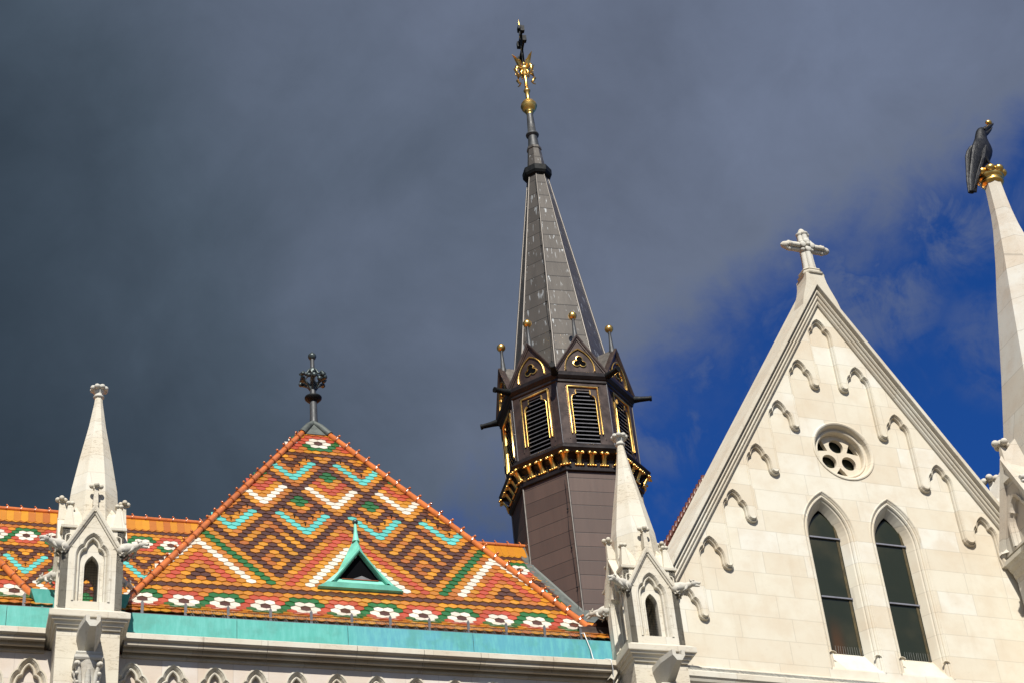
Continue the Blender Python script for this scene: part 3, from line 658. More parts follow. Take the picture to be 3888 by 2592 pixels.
# ------------------------------------------------------------------ pinnacle turrets
def knob(mb, c, r, n=8, rb=.05, zb=0):
    for i in range(n):
        a = 2*math.pi*(i+.5)/n; mb.ball((c[0]+r*math.cos(a), c[1]+r*math.sin(a), c[2]), rb, 10, 7, (1, 1, .9))
def gargoyle(kind=0):
    """crouching beast, body along +x, origin on the wall corner"""
    mb = MB(); V = Vector
    pts = [V((-.05, 0, .03)), V((.04, 0, .05)), V((.12, 0, .055)), V((.19, 0, .05)), V((.245, 0, .065)), V((.28, 0, .07))]
    rr = [.085, .10, .088, .070, .058, .050]
    mb.tube(pts, rr, 12)
    mb.ball((.315, 0, .078), .058, 12, 8, (1.15, .95, .95))                     # head
    mb.tube([V((.33, 0, .085)), V((.39, 0, .072)), V((.425, 0, .060))], [.042, .032, .022], 8)   # upper jaw
    mb.tube([V((.33, 0, .045)), V((.385, 0, .020)), V((.41, 0, .012))], [.030, .022, .014], 8)   # lower jaw
    for s_ in (-1, 1):
        mb.ball((.325, s_*.045, .115), .018, 8, 6); mb.tube([V((.285, s_*.045, .11)), V((.262, s_*.06, .15))], [.02, .006], 6)   # brow, ear
        mb.ball((.02, s_*.075, .02), .062, 10, 7, (1.2, .7, 1.1))                                # haunch
        mb.tube([V((.05, s_*.085, .0)), V((.09, s_*.09, -.06)), V((.04, s_*.085, -.10)), V((.085, s_*.085, -.115))], [.036, .026, .022, .016], 7)
        mb.tube([V((.20, s_*.05, .03)), V((.19, s_*.07, -.03)), V((.14, s_*.075, -.075)), V((.18, s_*.075, -.09))], [.032, .024, .02, .014], 7)
        if kind: mb.tube([V((.10, s_*.07, .10)), V((.02, s_*.12, .14)), V((-.06, s_*.12, .10))], [.02, .035, .01], 6)
    return mb
def turret(lx, ly, label, group):
    t = thing('pinnacle_turret', label, 'turret', (lx, ly, 0), 0, group)
    sub(MB().box(-.505, .505, -.46, .34, 0, 16.12), 'pier', 'turret', t)
    sq = lambda h, z: [(-h, -h, z), (h, -h, z), (h, h, z), (-h, h, z)]
    sub(MB().loft([sq(.50, 16.11), sq(.512, 16.135), sq(.522, 16.165), sq(.545, 16.165), sq(.555, 16.20), sq(.568, 16.225), sq(.60, 16.225), sq(.612, 16.262), sq(.640, 16.27), sq(.645, 16.285), sq(.645, 16.375), sq(.52, 16.465), sq(.40, 16.47)]), 'ledge', 'mould', t)
    SD = lambda x, z, d: (x, d, z)
    hole = [(-.275, 16.62), (.275, 16.62)]+list(reversed(trefoil(0, 17.90, .98)))
    outer = [(-.505, 16.46), (.505, 16.46), (.505, 17.99), (.20, 17.99), (0, 18.34), (-.20, 17.99), (-.505, 17.99)]
    lan = pointed(0, .118, 17.30, 16.475, 6, 1.9)
    side = MB().extrude(outer, [hole], SD, -.505, -.39)
    side.extrude([(-.34, 16.47), (.34, 16.47), (.34, 17.95), (-.34, 17.95)], [lan], SD, -.395, -.27, back=True, sides=False)
    side.sweep([(-.275, 16.62)]+trefoil(0, 17.90, .98)+[(.275, 16.62)], [(.034, -.504), (.034, -.520), (.004, -.520), (-.018, -.49), (-.036, -.45), (-.042, -.465), (-.056, -.472), (-.070, -.462), (-.076, -.43), (-.078, -.394)], SD)
    side.sweep([lan[0]]+list(reversed(lan[1:])), [(.0, -.396), (.0, -.41), (.022, -.41), (.028, -.396)], SD)
    # gable coping
    cop = MB().sweep([(-.47, 17.50), (0, 18.335), (.47, 17.50)], [(-.03, -.506), (-.03, -.53), (-.005, -.545), (.0, -.565), (.03, -.575), (.055, -.575), (.075, -.40)], SD)
    cop.box(-.045, .045, -.56, -.47, 18.30, 18.45); cop.loft([[(-.045, -.57, 18.40), (.045, -.57, 18.40), (.05, -.36, 18.40), (-.05, -.36, 18.40)], [(-.028, -.56, 18.78), (.028, -.56, 18.78), (.028, -.50, 18.78), (-.028, -.50, 18.78)]])
    for x_, y_ in ((-.075, -.53), (.075, -.53), (0, -.59), (0, -.47)): cop.ball((x_, y_, 18.80), .046, 10, 7)
    cop.box(-.05, .05, -.57, -.49, 18.74, 18.82)
    # blind niche on the corner block
    for s_ in (-1, 1):
        cop.sweep([(s_*.40-.055, 17.62)]+[(s_*.40+.055*math.cos(R_(180-18*i)), 17.80+.055*math.sin(R_(180-18*i))) for i in range(11)]+[(s_*.40+.055, 17.62)], [(.012, -.504), (.012, -.515), (-.004, -.515), (-.012, -.504)], SD)
    scr = MB()
    for i in range(5): scr.box(-.10+.05*i-.001, -.10+.05*i+.001, -.335, -.332, 16.48, 17.5)
    for i in range(21): scr.box(-.105, .105, -.331, -.328, 16.50+.05*i, 16.502+.05*i)
    garg = gargoyle(0)
    for k in range(4):
        Rm = Matrix.Rotation(k*math.pi/2, 4, 'Z')
        s1 = sub(MB().merge(side, Rm), 'arched_side', 'turret', t); sub(MB().merge(cop, Rm), 'gablet', 'turret', t)
        w = MB().merge(scr, Rm).build('wire_screen', 'black', s1)
    body = MB().loft([sq(.47, 17.95), sq(.47, 18.02), sq(.40, 18.30), sq(.30, 18.5)])
    for sx_ in (-1, 1):
        for sy_ in (-1, 1):
            cx, cy = sx_*.405, sy_*.405
            q = lambda h, z: [(cx-h, cy-h, z), (cx+h, cy-h, z), (cx+h, cy+h, z), (cx-h, cy+h, z)]
            body.loft([q(.13, 17.97), q(.135, 17.985), q(.135, 18.02), q(.10, 18.04), q(.045, 18.40), q(.035, 18.47)])
            knob(body, (cx+sx_*.0, cy, 18.49), .045, 4, .042)
            G = Matrix.Translation((sx_*.47, sy_*.47, 17.58)) @ Matrix.Rotation(math.atan2(sy_, sx_)+(.0 if sy_ > 0 else sx_*.28), 4, 'Z') @ Matrix.Diagonal((1.12, 1.0, 1.05, 1))
            gm = MB().merge(garg, G); sub(gm, 'gargoyle', 'carved', t)
    sub(body, 'pinnacles', 'turret', t)
    sp = MB().lathe([(.50, 18.0), (.475, 18.25), (.415, 18.95), (.295, 19.62), (.16, 20.31), (.085, 20.80), (.064, 20.97)], 8, R_(22.5), 0, 0, False)
    spo = sub(sp, 'spire', 'turret', t)
    kn = MB().lathe([(.064, 20.95), (.085, 20.965), (.10, 20.985), (.085, 21.005), (.068, 21.02), (.075, 21.06), (.10, 21.10), (.11, 21.15), (.10, 21.20), (.05, 21.225)], 16)
    knob(kn, (0, 0, 21.155), .115, 8, .054); kn.build('finial', 'carved', spo)
    # water spout, capital and shaft
    def sec(y, hw, zt, zb):
        return [(-hw, y, zt), (-hw*.5, y, zt), (-hw*.42, y, zt-.085), (hw*.42, y, zt-.085), (hw*.5, y, zt), (hw, y, zt), (hw, y, zt-.10), (hw*.42, y, zb), (-hw*.42, y, zb), (-hw, y, zt-.10)]
    sub(MB().loft([sec(-.455, .185, 16.02, 15.56), sec(-.85, .18, 16.01, 15.63), sec(-1.28, .115, 15.97, 15.775)]), 'water_spout', 'carved', t)
    cp = MB(); q = lambda h, y1, z: [(-h, -.45, z), (h, -.45, z), (h, y1, z), (-h, y1, z)]
    cp.loft([q(.20, -.83, 15.50), q(.205, -.85, 15.535), q(.20, -.84, 15.555)]); cp.loft([q(.205, -.86, 15.40), q(.225, -.88, 15.43), q(.225, -.88, 15.475), q(.20, -.83, 15.50)])
    cp.lathe([(.145, 14.90), (.165, 14.92), (.15, 14.95), (.135, 14.97), (.135, 15.08), (.155, 15.22), (.20, 15.36), (.205, 15.40)], 20, 0, 0, -.66)
    for sx_ in (-1, 1):
        for sy_ in (-1, 1):
            b0 = Vector((sx_*.11, -.66+sy_*.11, 15.03)); b1 = Vector((sx_*.135, -.66+sy_*.135, 15.20)); b2 = Vector((sx_*.175, -.66+sy_*.175, 15.33))
            cp.tube([b0, b1, b2], [.03, .04, .035], 8); cp.ball(b2+Vector((0, 0, .0)), .058, 10, 8); cp.ball(b2+Vector((sx_*.02, sy_*.05, -.01)), .03, 8, 6)
            cp.ball(b1+Vector((sx_*.04, sy_*.02, -.02)), .035, 8, 6); cp.ball(b0+Vector((sx_*.05, 0, .02)), .03, 8, 6)
    for a in (0, 90, 180, 270): cp.tube([(.135*math.cos(R_(a)), -.66+.135*math.sin(R_(a)), 15.0), (.165*math.cos(R_(a)), -.66+.165*math.sin(R_(a)), 15.18), (.20*math.cos(R_(a)), -.66+.20*math.sin(R_(a)), 15.24)], [.05, .045, .03], 7)
    sub(cp, 'capital', 'carved', t)
    sub(MB().lathe([(.128, 0), (.128, 14.93)], 20, 0, 0, -.66), 'shaft', 'turret', t)
    return t
tl = turret(2.262, 28.26, 'slender white stone pinnacle turret with gargoyles, standing left of the patterned hipped roof', 'small pinnacle turrets')
tr = copy_tree(tl); tr.location = (12.16, 28.27, 0); tr['label'] = 'white stone pinnacle turret in front of the dark bronze spire, beside the stone gable'

# ------------------------------------------------------------------ stone gable (own frame, turned a little)
GA = .0544; G0 = Vector((12.972, 28.785, 0))
gab = thing('stone_gable', 'cream stone gable with stepped blind arches, one round window and two lancet windows', 'gable', G0, GA)
AX = 4.51; CUT = -.135; FLD = -.03
KN = [(4.428, 25.126)]; LF = [(3.741, 23.966), (3.06, 22.83), (2.356, 21.67), (1.64, 20.50), (.949, 19.36), (.272, 18.21), (-.40, 17.06)]
RT = [(5.125, 23.985), (5.827, 22.87), (6.565, 21.71), (7.34, 20.54)]
# stepped lower edge of the front layer, left to right
path = []
LL = list(reversed(LF))
def corbel(xa, xb, z, flip=False):
    """rounded drop between a right jamb at xa and the next left jamb at xb"""
    m_ = (xa+xb)/2; r = (xb-xa)/2
    return [(m_-r*math.cos(R_(t)), z-r*.9*math.sin(R_(t))) for t in (0, 30, 60, 90, 120, 150, 180)]
path.append((LL[0][0]-.28, 16.3))
seq = LL+KN+RT
for i, (ax, az) in enumerate(seq):
    path += trefoil(ax, az)
    if i < len(seq)-1:
        nx, nz = seq[i+1]; lowz = min(az, nz)-.56 if True else 0
        lowz = (az-.555) if nz > az else (nz-.555)
        path += corbel(ax+.28, nx-.28, lowz)
path.append((RT[-1][0]+.28, 19.6)); path.append((RT[-1][0]+.30, 19.45)); path.append((7.95, 19.42))
TOPZ = 25.62
def rk(z, side): return AX+side*(TOPZ-z)/1.643
top = [(7.95, TOPZ-1.643*(7.95-AX)), (AX, TOPZ), (rk(16.3, -1), 16.3)]
mb = MB().extrude(path+top, [], XZ, CUT, CUT+.03)
mb.sweep(path, [(.026, CUT+.001), (.026, CUT-.007), (.005, CUT-.007), (0, CUT+.002), (-.009, CUT+.014), (-.020, CUT+.046), (-.025, CUT+.056), (-.027, CUT+.044), (-.036, CUT+.036), (-.045, CUT+.044), (-.050, CUT+.068), (-.052, FLD+.002)], XZ)
sub(mb, 'stepped_arch_band', 'ashlar', gab)
wins = [(3.722, 0), (5.232, 1)]
def win_out(c): return pointed(c, .59, 19.765, 16.785, 8, 1.72)
oc = (4.447, 21.83)
field = [(rk(16.0, -1)+.05, 16.6), (8.0, 16.6), (8.0, TOPZ-1.643*(8.0-AX)), (AX, TOPZ), ]
mb = MB().extrude(field, [win_out(wins[0][0]), win_out(wins[1][0]), circ(oc[0], oc[1], .70, 40)], XZ, FLD, FLD+.02, hside=False)
mb.box(rk(16.0, -1)+.05, 8.0, FLD-.001, 1.0, 0, 16.6)
sub(mb, 'wall_face', 'ashlar', gab)
# body of the wall behind
mb = MB().extrude([(-1.2, 16.5), (8.6, 16.5), (AX+.1, TOPZ+.2)], [], XZ, .62, .64)
sub(mb, 'back_wall', 'void', gab)
for c, k in wins:
    p = pointed(c, .59, 19.765, 16.785, 10, 1.72); loop = p[1:]+[p[0]]
    op = [(c+.59, 16.84)]+p[2:]+[] ; op = p[1:]+[p[0]]
    prof = [(-.012, FLD+.001), (.0, FLD-.012), (.018, FLD-.005), (.03, FLD+.01), (.055, FLD+.03), (.06, FLD+.045), (.075, FLD+.03), (.10, FLD+.035), (.12, FLD+.06), (.125, FLD+.085), (.15, FLD+.10), (.25, FLD+.262)]
    w = sub(MB().sweep(op, prof, XZ), 'lancet_window', 'ashlar', gab)
    gx = .335
    s_ = MB().add([(c-.59, FLD, 16.785), (c+.59, FLD, 16.785), (c+.34, FLD+.262, 17.265), (c-.34, FLD+.262, 17.265), (c-.59, FLD-.0, 16.70), (c+.59, FLD-.0, 16.70)], [(0, 1, 2, 3)]); s_.build('sill', 'ashlar', w)
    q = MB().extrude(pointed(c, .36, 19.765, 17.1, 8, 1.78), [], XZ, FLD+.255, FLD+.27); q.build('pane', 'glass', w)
    for z_ in (18.46, 19.805): MB().box(c-.345, c+.345, FLD+.215, FLD+.24, z_, z_+.03).build('saddle_bar', 'bar', w)
    MB().box(c+.262, c+.315, FLD+.245, FLD+.25, 17.25, 20.2).build('reflection_strip', 'strip', w)  # added strip imitating a yellowish reflection in the pane
    q = MB()
    for j in range(12): q.tube([(c-.28+.052*j, FLD+.21, 17.235), (c-.28+.052*j+random.uniform(-.01, .01), FLD+.20, 17.395)], .0028, 4)
    q.build('bird_spikes', 'wire', w)
    for s2 in (-1, 1):
        q = MB(); q.sweep([(c+s2*.49+.062*math.cos(R_(t)), 17.12+.038*math.sin(R_(t))) for t in (180, 150, 120, 90, 60, 30, 0)], [(0, FLD+.05), (.008, FLD-.008), (.018, FLD-.006), (.024, FLD+.03)], XZ)
        q.build('stop_moulding', 'ashlar', w)
# round window
prof = [(-.012, FLD+.001), (-.004, FLD-.018), (.02, FLD-.024), (.045, FLD-.012), (.065, FLD+.01), (.075, FLD+.05), (.09, FLD+.10), (.115, FLD+.115), (.125, FLD+.10), (.145, FLD+.095), (.165, FLD+.11), (.175, FLD+.15), (.18, FLD+.30)]
cc = circ(oc[0], oc[1], .70, 48)
rw = sub(MB().sweep(cc, [(o, d) for o, d in prof], XZ, closed=True, smooth=False), 'round_window', 'ashlar', gab)
holes = [circ(oc[0]+.262*math.cos(R_(a)), oc[1]+.262*math.sin(R_(a)), .165, 24) for a in (90, 210, 330)]
for a in (30, 150, 270):
    ca, sa = math.cos(R_(a)), math.sin(R_(a)); tx, ty = -sa, ca
    pt = lambda r_, t_: (oc[0]+ca*r_+tx*t_, oc[1]+sa*r_+ty*t_)
    holes.append([pt(.26, 0), pt(.37, -.085), pt(.475, -.16), pt(.50, 0), pt(.475, .16), pt(.37, .085)])
MB().extrude(circ(oc[0], oc[1], .53, 48), holes, XZ, FLD+.235, FLD+.33).build('tracery', 'ashlar', rw)
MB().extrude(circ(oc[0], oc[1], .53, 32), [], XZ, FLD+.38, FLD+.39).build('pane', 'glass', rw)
# coping along both rakes
BZ = 25.49; zz = lambda z: AX-(BZ-z)/1.643; zr = lambda z: AX+(BZ-z)/1.643
prof = [(-.008, -.131), (-.006, -.15), (.0, -.175), (.022, -.205), (.040, -.21), (.052, -.19), (.060, -.185), (.075, -.225), (.095, -.242), (.115, -.235), (.124, -.205), (.132, -.205), (.145, -.25), (.165, -.275), (.185, -.272), (.198, -.235), (.208, -.235), (.222, -.29), (.236, -.335), (.242, -.342), (.315, -.342), (.375, .34), (.395, .45), (.10, .46)]
sub(MB().sweep([(zz(15.9), 15.9), (AX, BZ), (zr(19.3), 19.3)], prof, XZ), 'coping', 'mould', gab)
# saddle stone rising to the collar under the cross
def rc(hx, hy, z, cx=AX+.02, cy=-.13): return [(cx+hx*x, cy+hy*y, z) for x, y in ((-1, -.55), (-.55, -1), (.55, -1), (1, -.55), (1, .55), (.55, 1), (-.55, 1), (-1, .55))]
hl = [(.46, 25.335), (.41, 25.55), (.345, 25.74), (.285, 25.90), (.245, 26.05), (.225, 26.18), (.222, 26.26)]
nk = MB().extrude([(AX, 26.085)]+[(AX+x, z) for x, z in hl]+[(AX-x, z) for x, z in reversed(hl)], [], XZ, -.335, .12, back=True)
nk.loft([rc(.225, .20, 26.24), rc(.265, .24, 26.26), rc(.275, .25, 26.29), rc(.255, .23, 26.31), rc(.225, .20, 26.33), rc(.22, .20, 26.37), rc(.24, .215, 26.39), rc(.22, .20, 26.42), rc(.18, .17, 26.44)])
sub(nk, 'apex_stone', 'mould', gab)
# ledge at the foot
prof = [(.05, 16.0), (-.02, 16.03), (-.04, 16.06), (-.13, 16.10), (-.15, 16.15), (-.22, 16.20), (-.24, 16.25), (-.27, 16.28), (-.27, 16.38), (-.255, 16.40), (-.13, 16.52), (-.11, 16.56), (.045, 16.66), (.3, 16.66)]
mb = MB().loft([[(-.60, y, z) for y, z in prof], [(8.0, y, z) for y, z in prof]], True, True, False, False)
sub(mb, 'ledge', 'mould', gab)
x = -.1; mb = MB()
while x < 5.2:
    w = random.uniform(.012, .022); y0 = -.24; 
    mb.add([(x, -.250, 16.402), (x+w, -.250, 16.402), (x+w, -.135, 16.523), (x, -.135, 16.523), (x+w/2, -.256, 16.408), (x+w/2, -.142, 16.529)], [(0, 4, 5, 3), (4, 1, 2, 5)]); x += w+random.uniform(.004, .012)
sub(mb, 'bird_comb', 'wire', gab)
# transept roof behind the gable
tr_ = thing('transept_roof', 'red-brown tiled roof edge, its serrated verge just showing behind the left slope of the gable', 'roof', G0, GA)
mz = 1.535; zt = lambda a: 20.96+mz*(a-1.308)
mb = MB(); z0_ = 14.0; mz2 = 1.10; zr2 = 20.4+mz2*(AX-1.15); a0_ = AX-(zr2-z0_)/mz2
mb.add([(a0_, .62, z0_), (AX, .62, zr2), (AX, 14, zr2), (a0_, 14, z0_), (2*AX-a0_, .62, z0_), (2*AX-a0_, 14, z0_)], [(0, 1, 2, 3), (1, 4, 5, 2)])
sub(mb, 'roof_slope', 'verge', tr_)
mb = MB(); a = -.9; un = Vector((-mz, 0, 1)).normalized(); d = Vector((1, 0, mz)).normalized()
while a < 1.35:
    p = Vector((a, .50, zt(a)))
    mb.tube([p, p+d*.12+un*.035, p+d*.15+un*.01], [.04, .05, .03], 8); mb.ball(p+un*.04+d*.06, .03, 6, 5); a += .075
q0, q1 = Vector((-.95, .48, zt(-.95))), Vector((1.4, .48, zt(1.4))); un2 = un*.05
mb.add([q0+un2, q1+un2, q1-un2*6, q0-un2*6, q0+un2+Vector((0, .1, 0)), q1+un2+Vector((0, .1, 0))], [(0, 1, 2, 3), (0, 4, 5, 1)])
sub(mb, 'verge_tiles', 'verge', tr_)

# stone cross on the gable
cp = Vector((AX+.02, -.13, 26.42)); CW = Matrix.Translation(G0) @ Matrix.Rotation(GA, 4, 'Z')
w = CW @ cp
cr_ = thing('stone_cross', 'carved stone cross with a flower at its centre, on the tip of the gable', 'cross', w, GA)
cm = MB()
for x_, y_ in ((-.075, -.03), (.075, -.03), (0, -.095), (0, .06), (-.05, .04), (.05, .04)):
    cm.tube([(x_*1.15, y_*1.15, 0), (x_, y_, .35), (x_*.95, y_*.95, 1.03)], [.074, .067, .063], 10)
for x_, y_ in ((-.075, -.03), (.075, -.03), (0, -.095), (0, .06)):
    cm.lathe([(.062, 1.0), (.085, 1.03), (.09, 1.05), (.07, 1.07)], 12, 0, x_, y_); 
cm.ball((0, -.01, 1.11), .085, 12, 8, (1, 1, 1.5)); cm.ball((-.05, -.03, 1.10), .05, 10, 7); cm.ball((.05, -.03, 1.10), .05, 10, 7)
sub(cm, 'stem', 'carved', cr_)
for sg in (-1, 1):
    am = MB()
    for dz, y_ in ((.075, -.02), (-.075, -.02), (0, -.09), (0, .05)):
        am.tube([(sg*.05, y_, .69+dz), (sg*.38, y_, .69+dz)], [.060, .054], 10)
        am.ball((sg*.40, y_*1.1, .69+dz*1.1), .062, 10, 7, (.8, 1, 1)); am.ball((sg*.46, y_*.7, .69+dz*.75), .055, 10, 7)
    am.ball((sg*.50, -.02, .69), .085, 12, 8, (1.2, 1, 1)); am.ball((sg*.565, -.02, .69), .045, 10, 7)
    sub(am, 'arm', 'carved', cr_)
fm = MB()
for a in (0, 90, 180, 270): fm.ball((.11*math.cos(R_(a)), -.15, .69+.11*math.sin(R_(a))), .078, 12, 8, (1, .45, 1))
fm.ball((0, -.18, .69), .05, 12, 8)
for a in (45, 135, 225, 315): fm.ball((.15*math.cos(R_(a)), -.09, .69+.15*math.sin(R_(a))), .055, 10, 7)
sub(fm, 'flower', 'carved', cr_)

# ------------------------------------------------------------------ bronze-clad flèche
FC = Vector((16.718, 42.496, 0)); PHI = R_(-116.43)
FS = 1.0108; FL_ = Vector((FC.x*FS, FC.y*FS, 1.6*(1-FS)))
fl = thing('roof_spire', 'tall octagonal dark bronze spire with gilded louvred belfry, gold balls and a cross', 'spire', FL_); fl.scale = (FS, FS, FS)
def oc8(R, z, k0=0): return [(R*math.cos(PHI+k*math.pi/4), R*math.sin(PHI+k*math.pi/4), z) for k in range(8)]
def octo(prof, smooth=False, caps=True): return MB().loft([oc8(r, z) for r, z in prof], caps, caps, smooth)
sh = sub(octo([(1.86, 15), (1.85, 28.62)]), 'shaft', 'shaft', fl)
for k in range(8):
    a = PHI+k*math.pi/4; c, s = math.cos(a), math.sin(a)
    MB().tube([(1.865*c, 1.865*s, 20), (1.855*c, 1.855*s, 28.62)], .028, 6).build('corner_seam', 'seamc', sh)
# flashing where the shaft meets the roof
def onroof(x, y): return BO.z+(y-BO.y)*math.tan(BSL)
ring = []; nf = 26
for q in range(nf):
    kk = -3.2+q*(5.7/(nf-1)); k0 = math.floor(kk); t = kk-k0
    for rr, up_ in ((1.87, .10), (1.90, .06), (2.07, .05), (2.08, .0)):
        a0, a1 = PHI+k0*math.pi/4, PHI+(k0+1)*math.pi/4
        lx, ly = rr*(math.cos(a0)*(1-t)+math.cos(a1)*t), rr*(math.sin(a0)*(1-t)+math.sin(a1)*t)
        wx, wy = FL_.x+lx*FS, min(FL_.y+ly*FS, 42.80)
        ring.append((lx, (wy-FL_.y)/FS, (onroof(wx, wy)+up_-FL_.z)/FS))
mb = MB(); n = nf
mb.add(ring, [(i*4+j, (i+1)*4+j, (i+1)*4+j+1, i*4+j+1) for i in range(n-1) for j in range(3)])
sub(mb, 'flashing', 'lead', fl)
# collar
sub(octo([(1.87, 28.58), (1.93, 28.60), (1.94, 28.72), (1.89, 28.74), (1.86, 28.78), (1.88, 28.98), (1.98, 29.06), (2.10, 29.10), (2.185, 29.20), (2.185, 29.24), (2.10, 29.29), (2.08, 29.34), (1.98, 29.40), (1.94, 29.47), (1.90, 29.47)]), 'collar', 'umber', fl)
def leaf():
    mb = MB()
    def row(y, z, hw, th): return [(-hw, -y, z), (-hw*.4, -y-th, z), (hw*.4, -y-th, z), (hw, -y, z), (hw*.4, -y+.02, z), (-hw*.4, -y+.02, z)]
    mb.loft([row(.03, .0, .105, .035), row(.045, .05, .085, .035), row(.065, .12, .066, .04), (row(.11, .21, .060, .04)), row(.175, .285, .07, .03)], smooth=True)
    for x in (-.055, .055): mb.ball((x, -.20, .30), .056, 10, 7, (1, 1, .85)); mb.ball((x*1.3, -.235, .275), .03, 8, 6)
    for x in (-.085, -.03, .03, .085): mb.ball((x, -.065, .015), .028, 8, 6)
    return mb
lf = leaf(); first = None; hw8 = math.sin(math.pi/8)
for k in range(8):
    fa = PHI+(k+.5)*math.pi/4
    for j in range(4):
        if j == 0: r0_, aa, off = 1.90, PHI+k*math.pi/4, 0
        else: r0_, aa, off = 1.90*math.cos(math.pi/8), fa, (j-2)*.355
        mt = Matrix.Rotation(aa+math.pi/2, 4, 'Z')
        if first is None: first = lf.build('leaf_bracket', 'gold'); o = first
        else: o = first.copy(); COL.objects.link(o)
        o.parent = fl; p = mt @ Vector((off, -r0_+.02, 28.735)); o.location = p; o.rotation_euler = (0, 0, aa+math.pi/2)
        o.scale = (1.5, 1.2, 1.05) if j == 0 else (1.25, 1.15, 1.05)
# belfry
AP = 1.93*math.cos(math.pi/8); HW = 1.93*hw8
opn = [(-.35, 29.46), (.35, 29.46), (.35, 30.98), (.33, 31.05), (.28, 31.10), (.215, 31.11), (.205, 31.26), (-.205, 31.26), (-.215, 31.11), (-.28, 31.10), (-.33, 31.05), (-.35, 30.98)]
bf = MB(); pan = MB().extrude([(-HW, 29.40), (HW, 29.40), (HW, 31.62), (-HW, 31.62)], [opn], XZ, -AP, -AP+.14, sides=False)
pan.sweep([(-.50, 29.62), (-.50, 31.40), (.50, 31.40), (.50, 29.62)], [(0, -AP), (.0, -AP-.02), (.02, -AP-.02), (.02, -AP)], XZ)
pan.add([(-.475, -AP-.004, 29.46), (-.36, -AP-.004, 29.46), (-.36, -AP-.018, 29.74), (-.475, -AP-.018, 29.74), (-.475, -AP, 29.74), (-.36, -AP, 29.74)], [(0, 1, 2, 3), (3, 2, 5, 4)])
for k in range(8): bf.merge(pan, Matrix.Rotation(PHI+(k+.5)*math.pi/4+math.pi/2, 4, 'Z'))
sub(bf, 'belfry_wall', 'dark', fl)
bw_ = [o for o in fl.children if o.name.startswith('belfry_wall')][0]
for k in range(8):
    a = PHI+k*math.pi/4; c, s = math.cos(a), math.sin(a); MB().tube([(1.93*c, 1.93*s, 29.45), (1.93*c, 1.93*s, 31.55)], .018, 6).build('corner_seam', 'iron', bw_)
gfr = MB(); gfr.sweep([(-.44, 29.78), (-.44, 31.37), (.44, 31.37), (.44, 29.78)], [(-.022, -AP), (-.020, -AP-.035), (-.010, -AP-.05), (.012, -AP-.05), (.022, -AP-.035), (.024, -AP)], XZ, smooth=True)
for s2 in (-1, 1):
    gp = [(s2*.352, 29.78), (s2*.352, 30.90), (s2*.345, 31.0), (s2*.318, 31.06), (s2*.275, 31.09)]
    gfr.sweep(gp, [(-.016, -AP+.03), (-.016, -AP-.02), (-.006, -AP-.034), (.006, -AP-.034), (.016, -AP-.02), (.016, -AP)], XZ, smooth=True)
    gfr.sweep([(s2*.212, 31.12), (s2*.212, 31.27)], [(-.014, -AP), (-.012, -AP-.03), (.012, -AP-.03), (.014, -AP)], XZ)
slt = MB()
for i in range(14):
    z = 29.50+i*.131; slt.add([(-.355, -AP+.03, z), (.355, -AP+.03, z), (.355, -AP+.15, z+.085), (-.355, -AP+.15, z+.085), (-.355, -AP+.03, z+.028), (.355, -AP+.03, z+.028), (.355, -AP+.15, z+.113), (-.355, -AP+.15, z+.113)], [(0, 1, 2, 3), (4, 7, 6, 5), (0, 4, 5, 1), (2, 6, 7, 3), (0, 3, 7, 4), (1, 5, 6, 2)])
vd = MB().add([(-.40, -AP+.17, 29.42), (.40, -AP+.17, 29.42), (.40, -AP+.17, 31.4), (-.40, -AP+.17, 31.4)], [(0, 1, 2, 3)])
w0 = None
GP = 1.98*math.cos(math.pi/8)
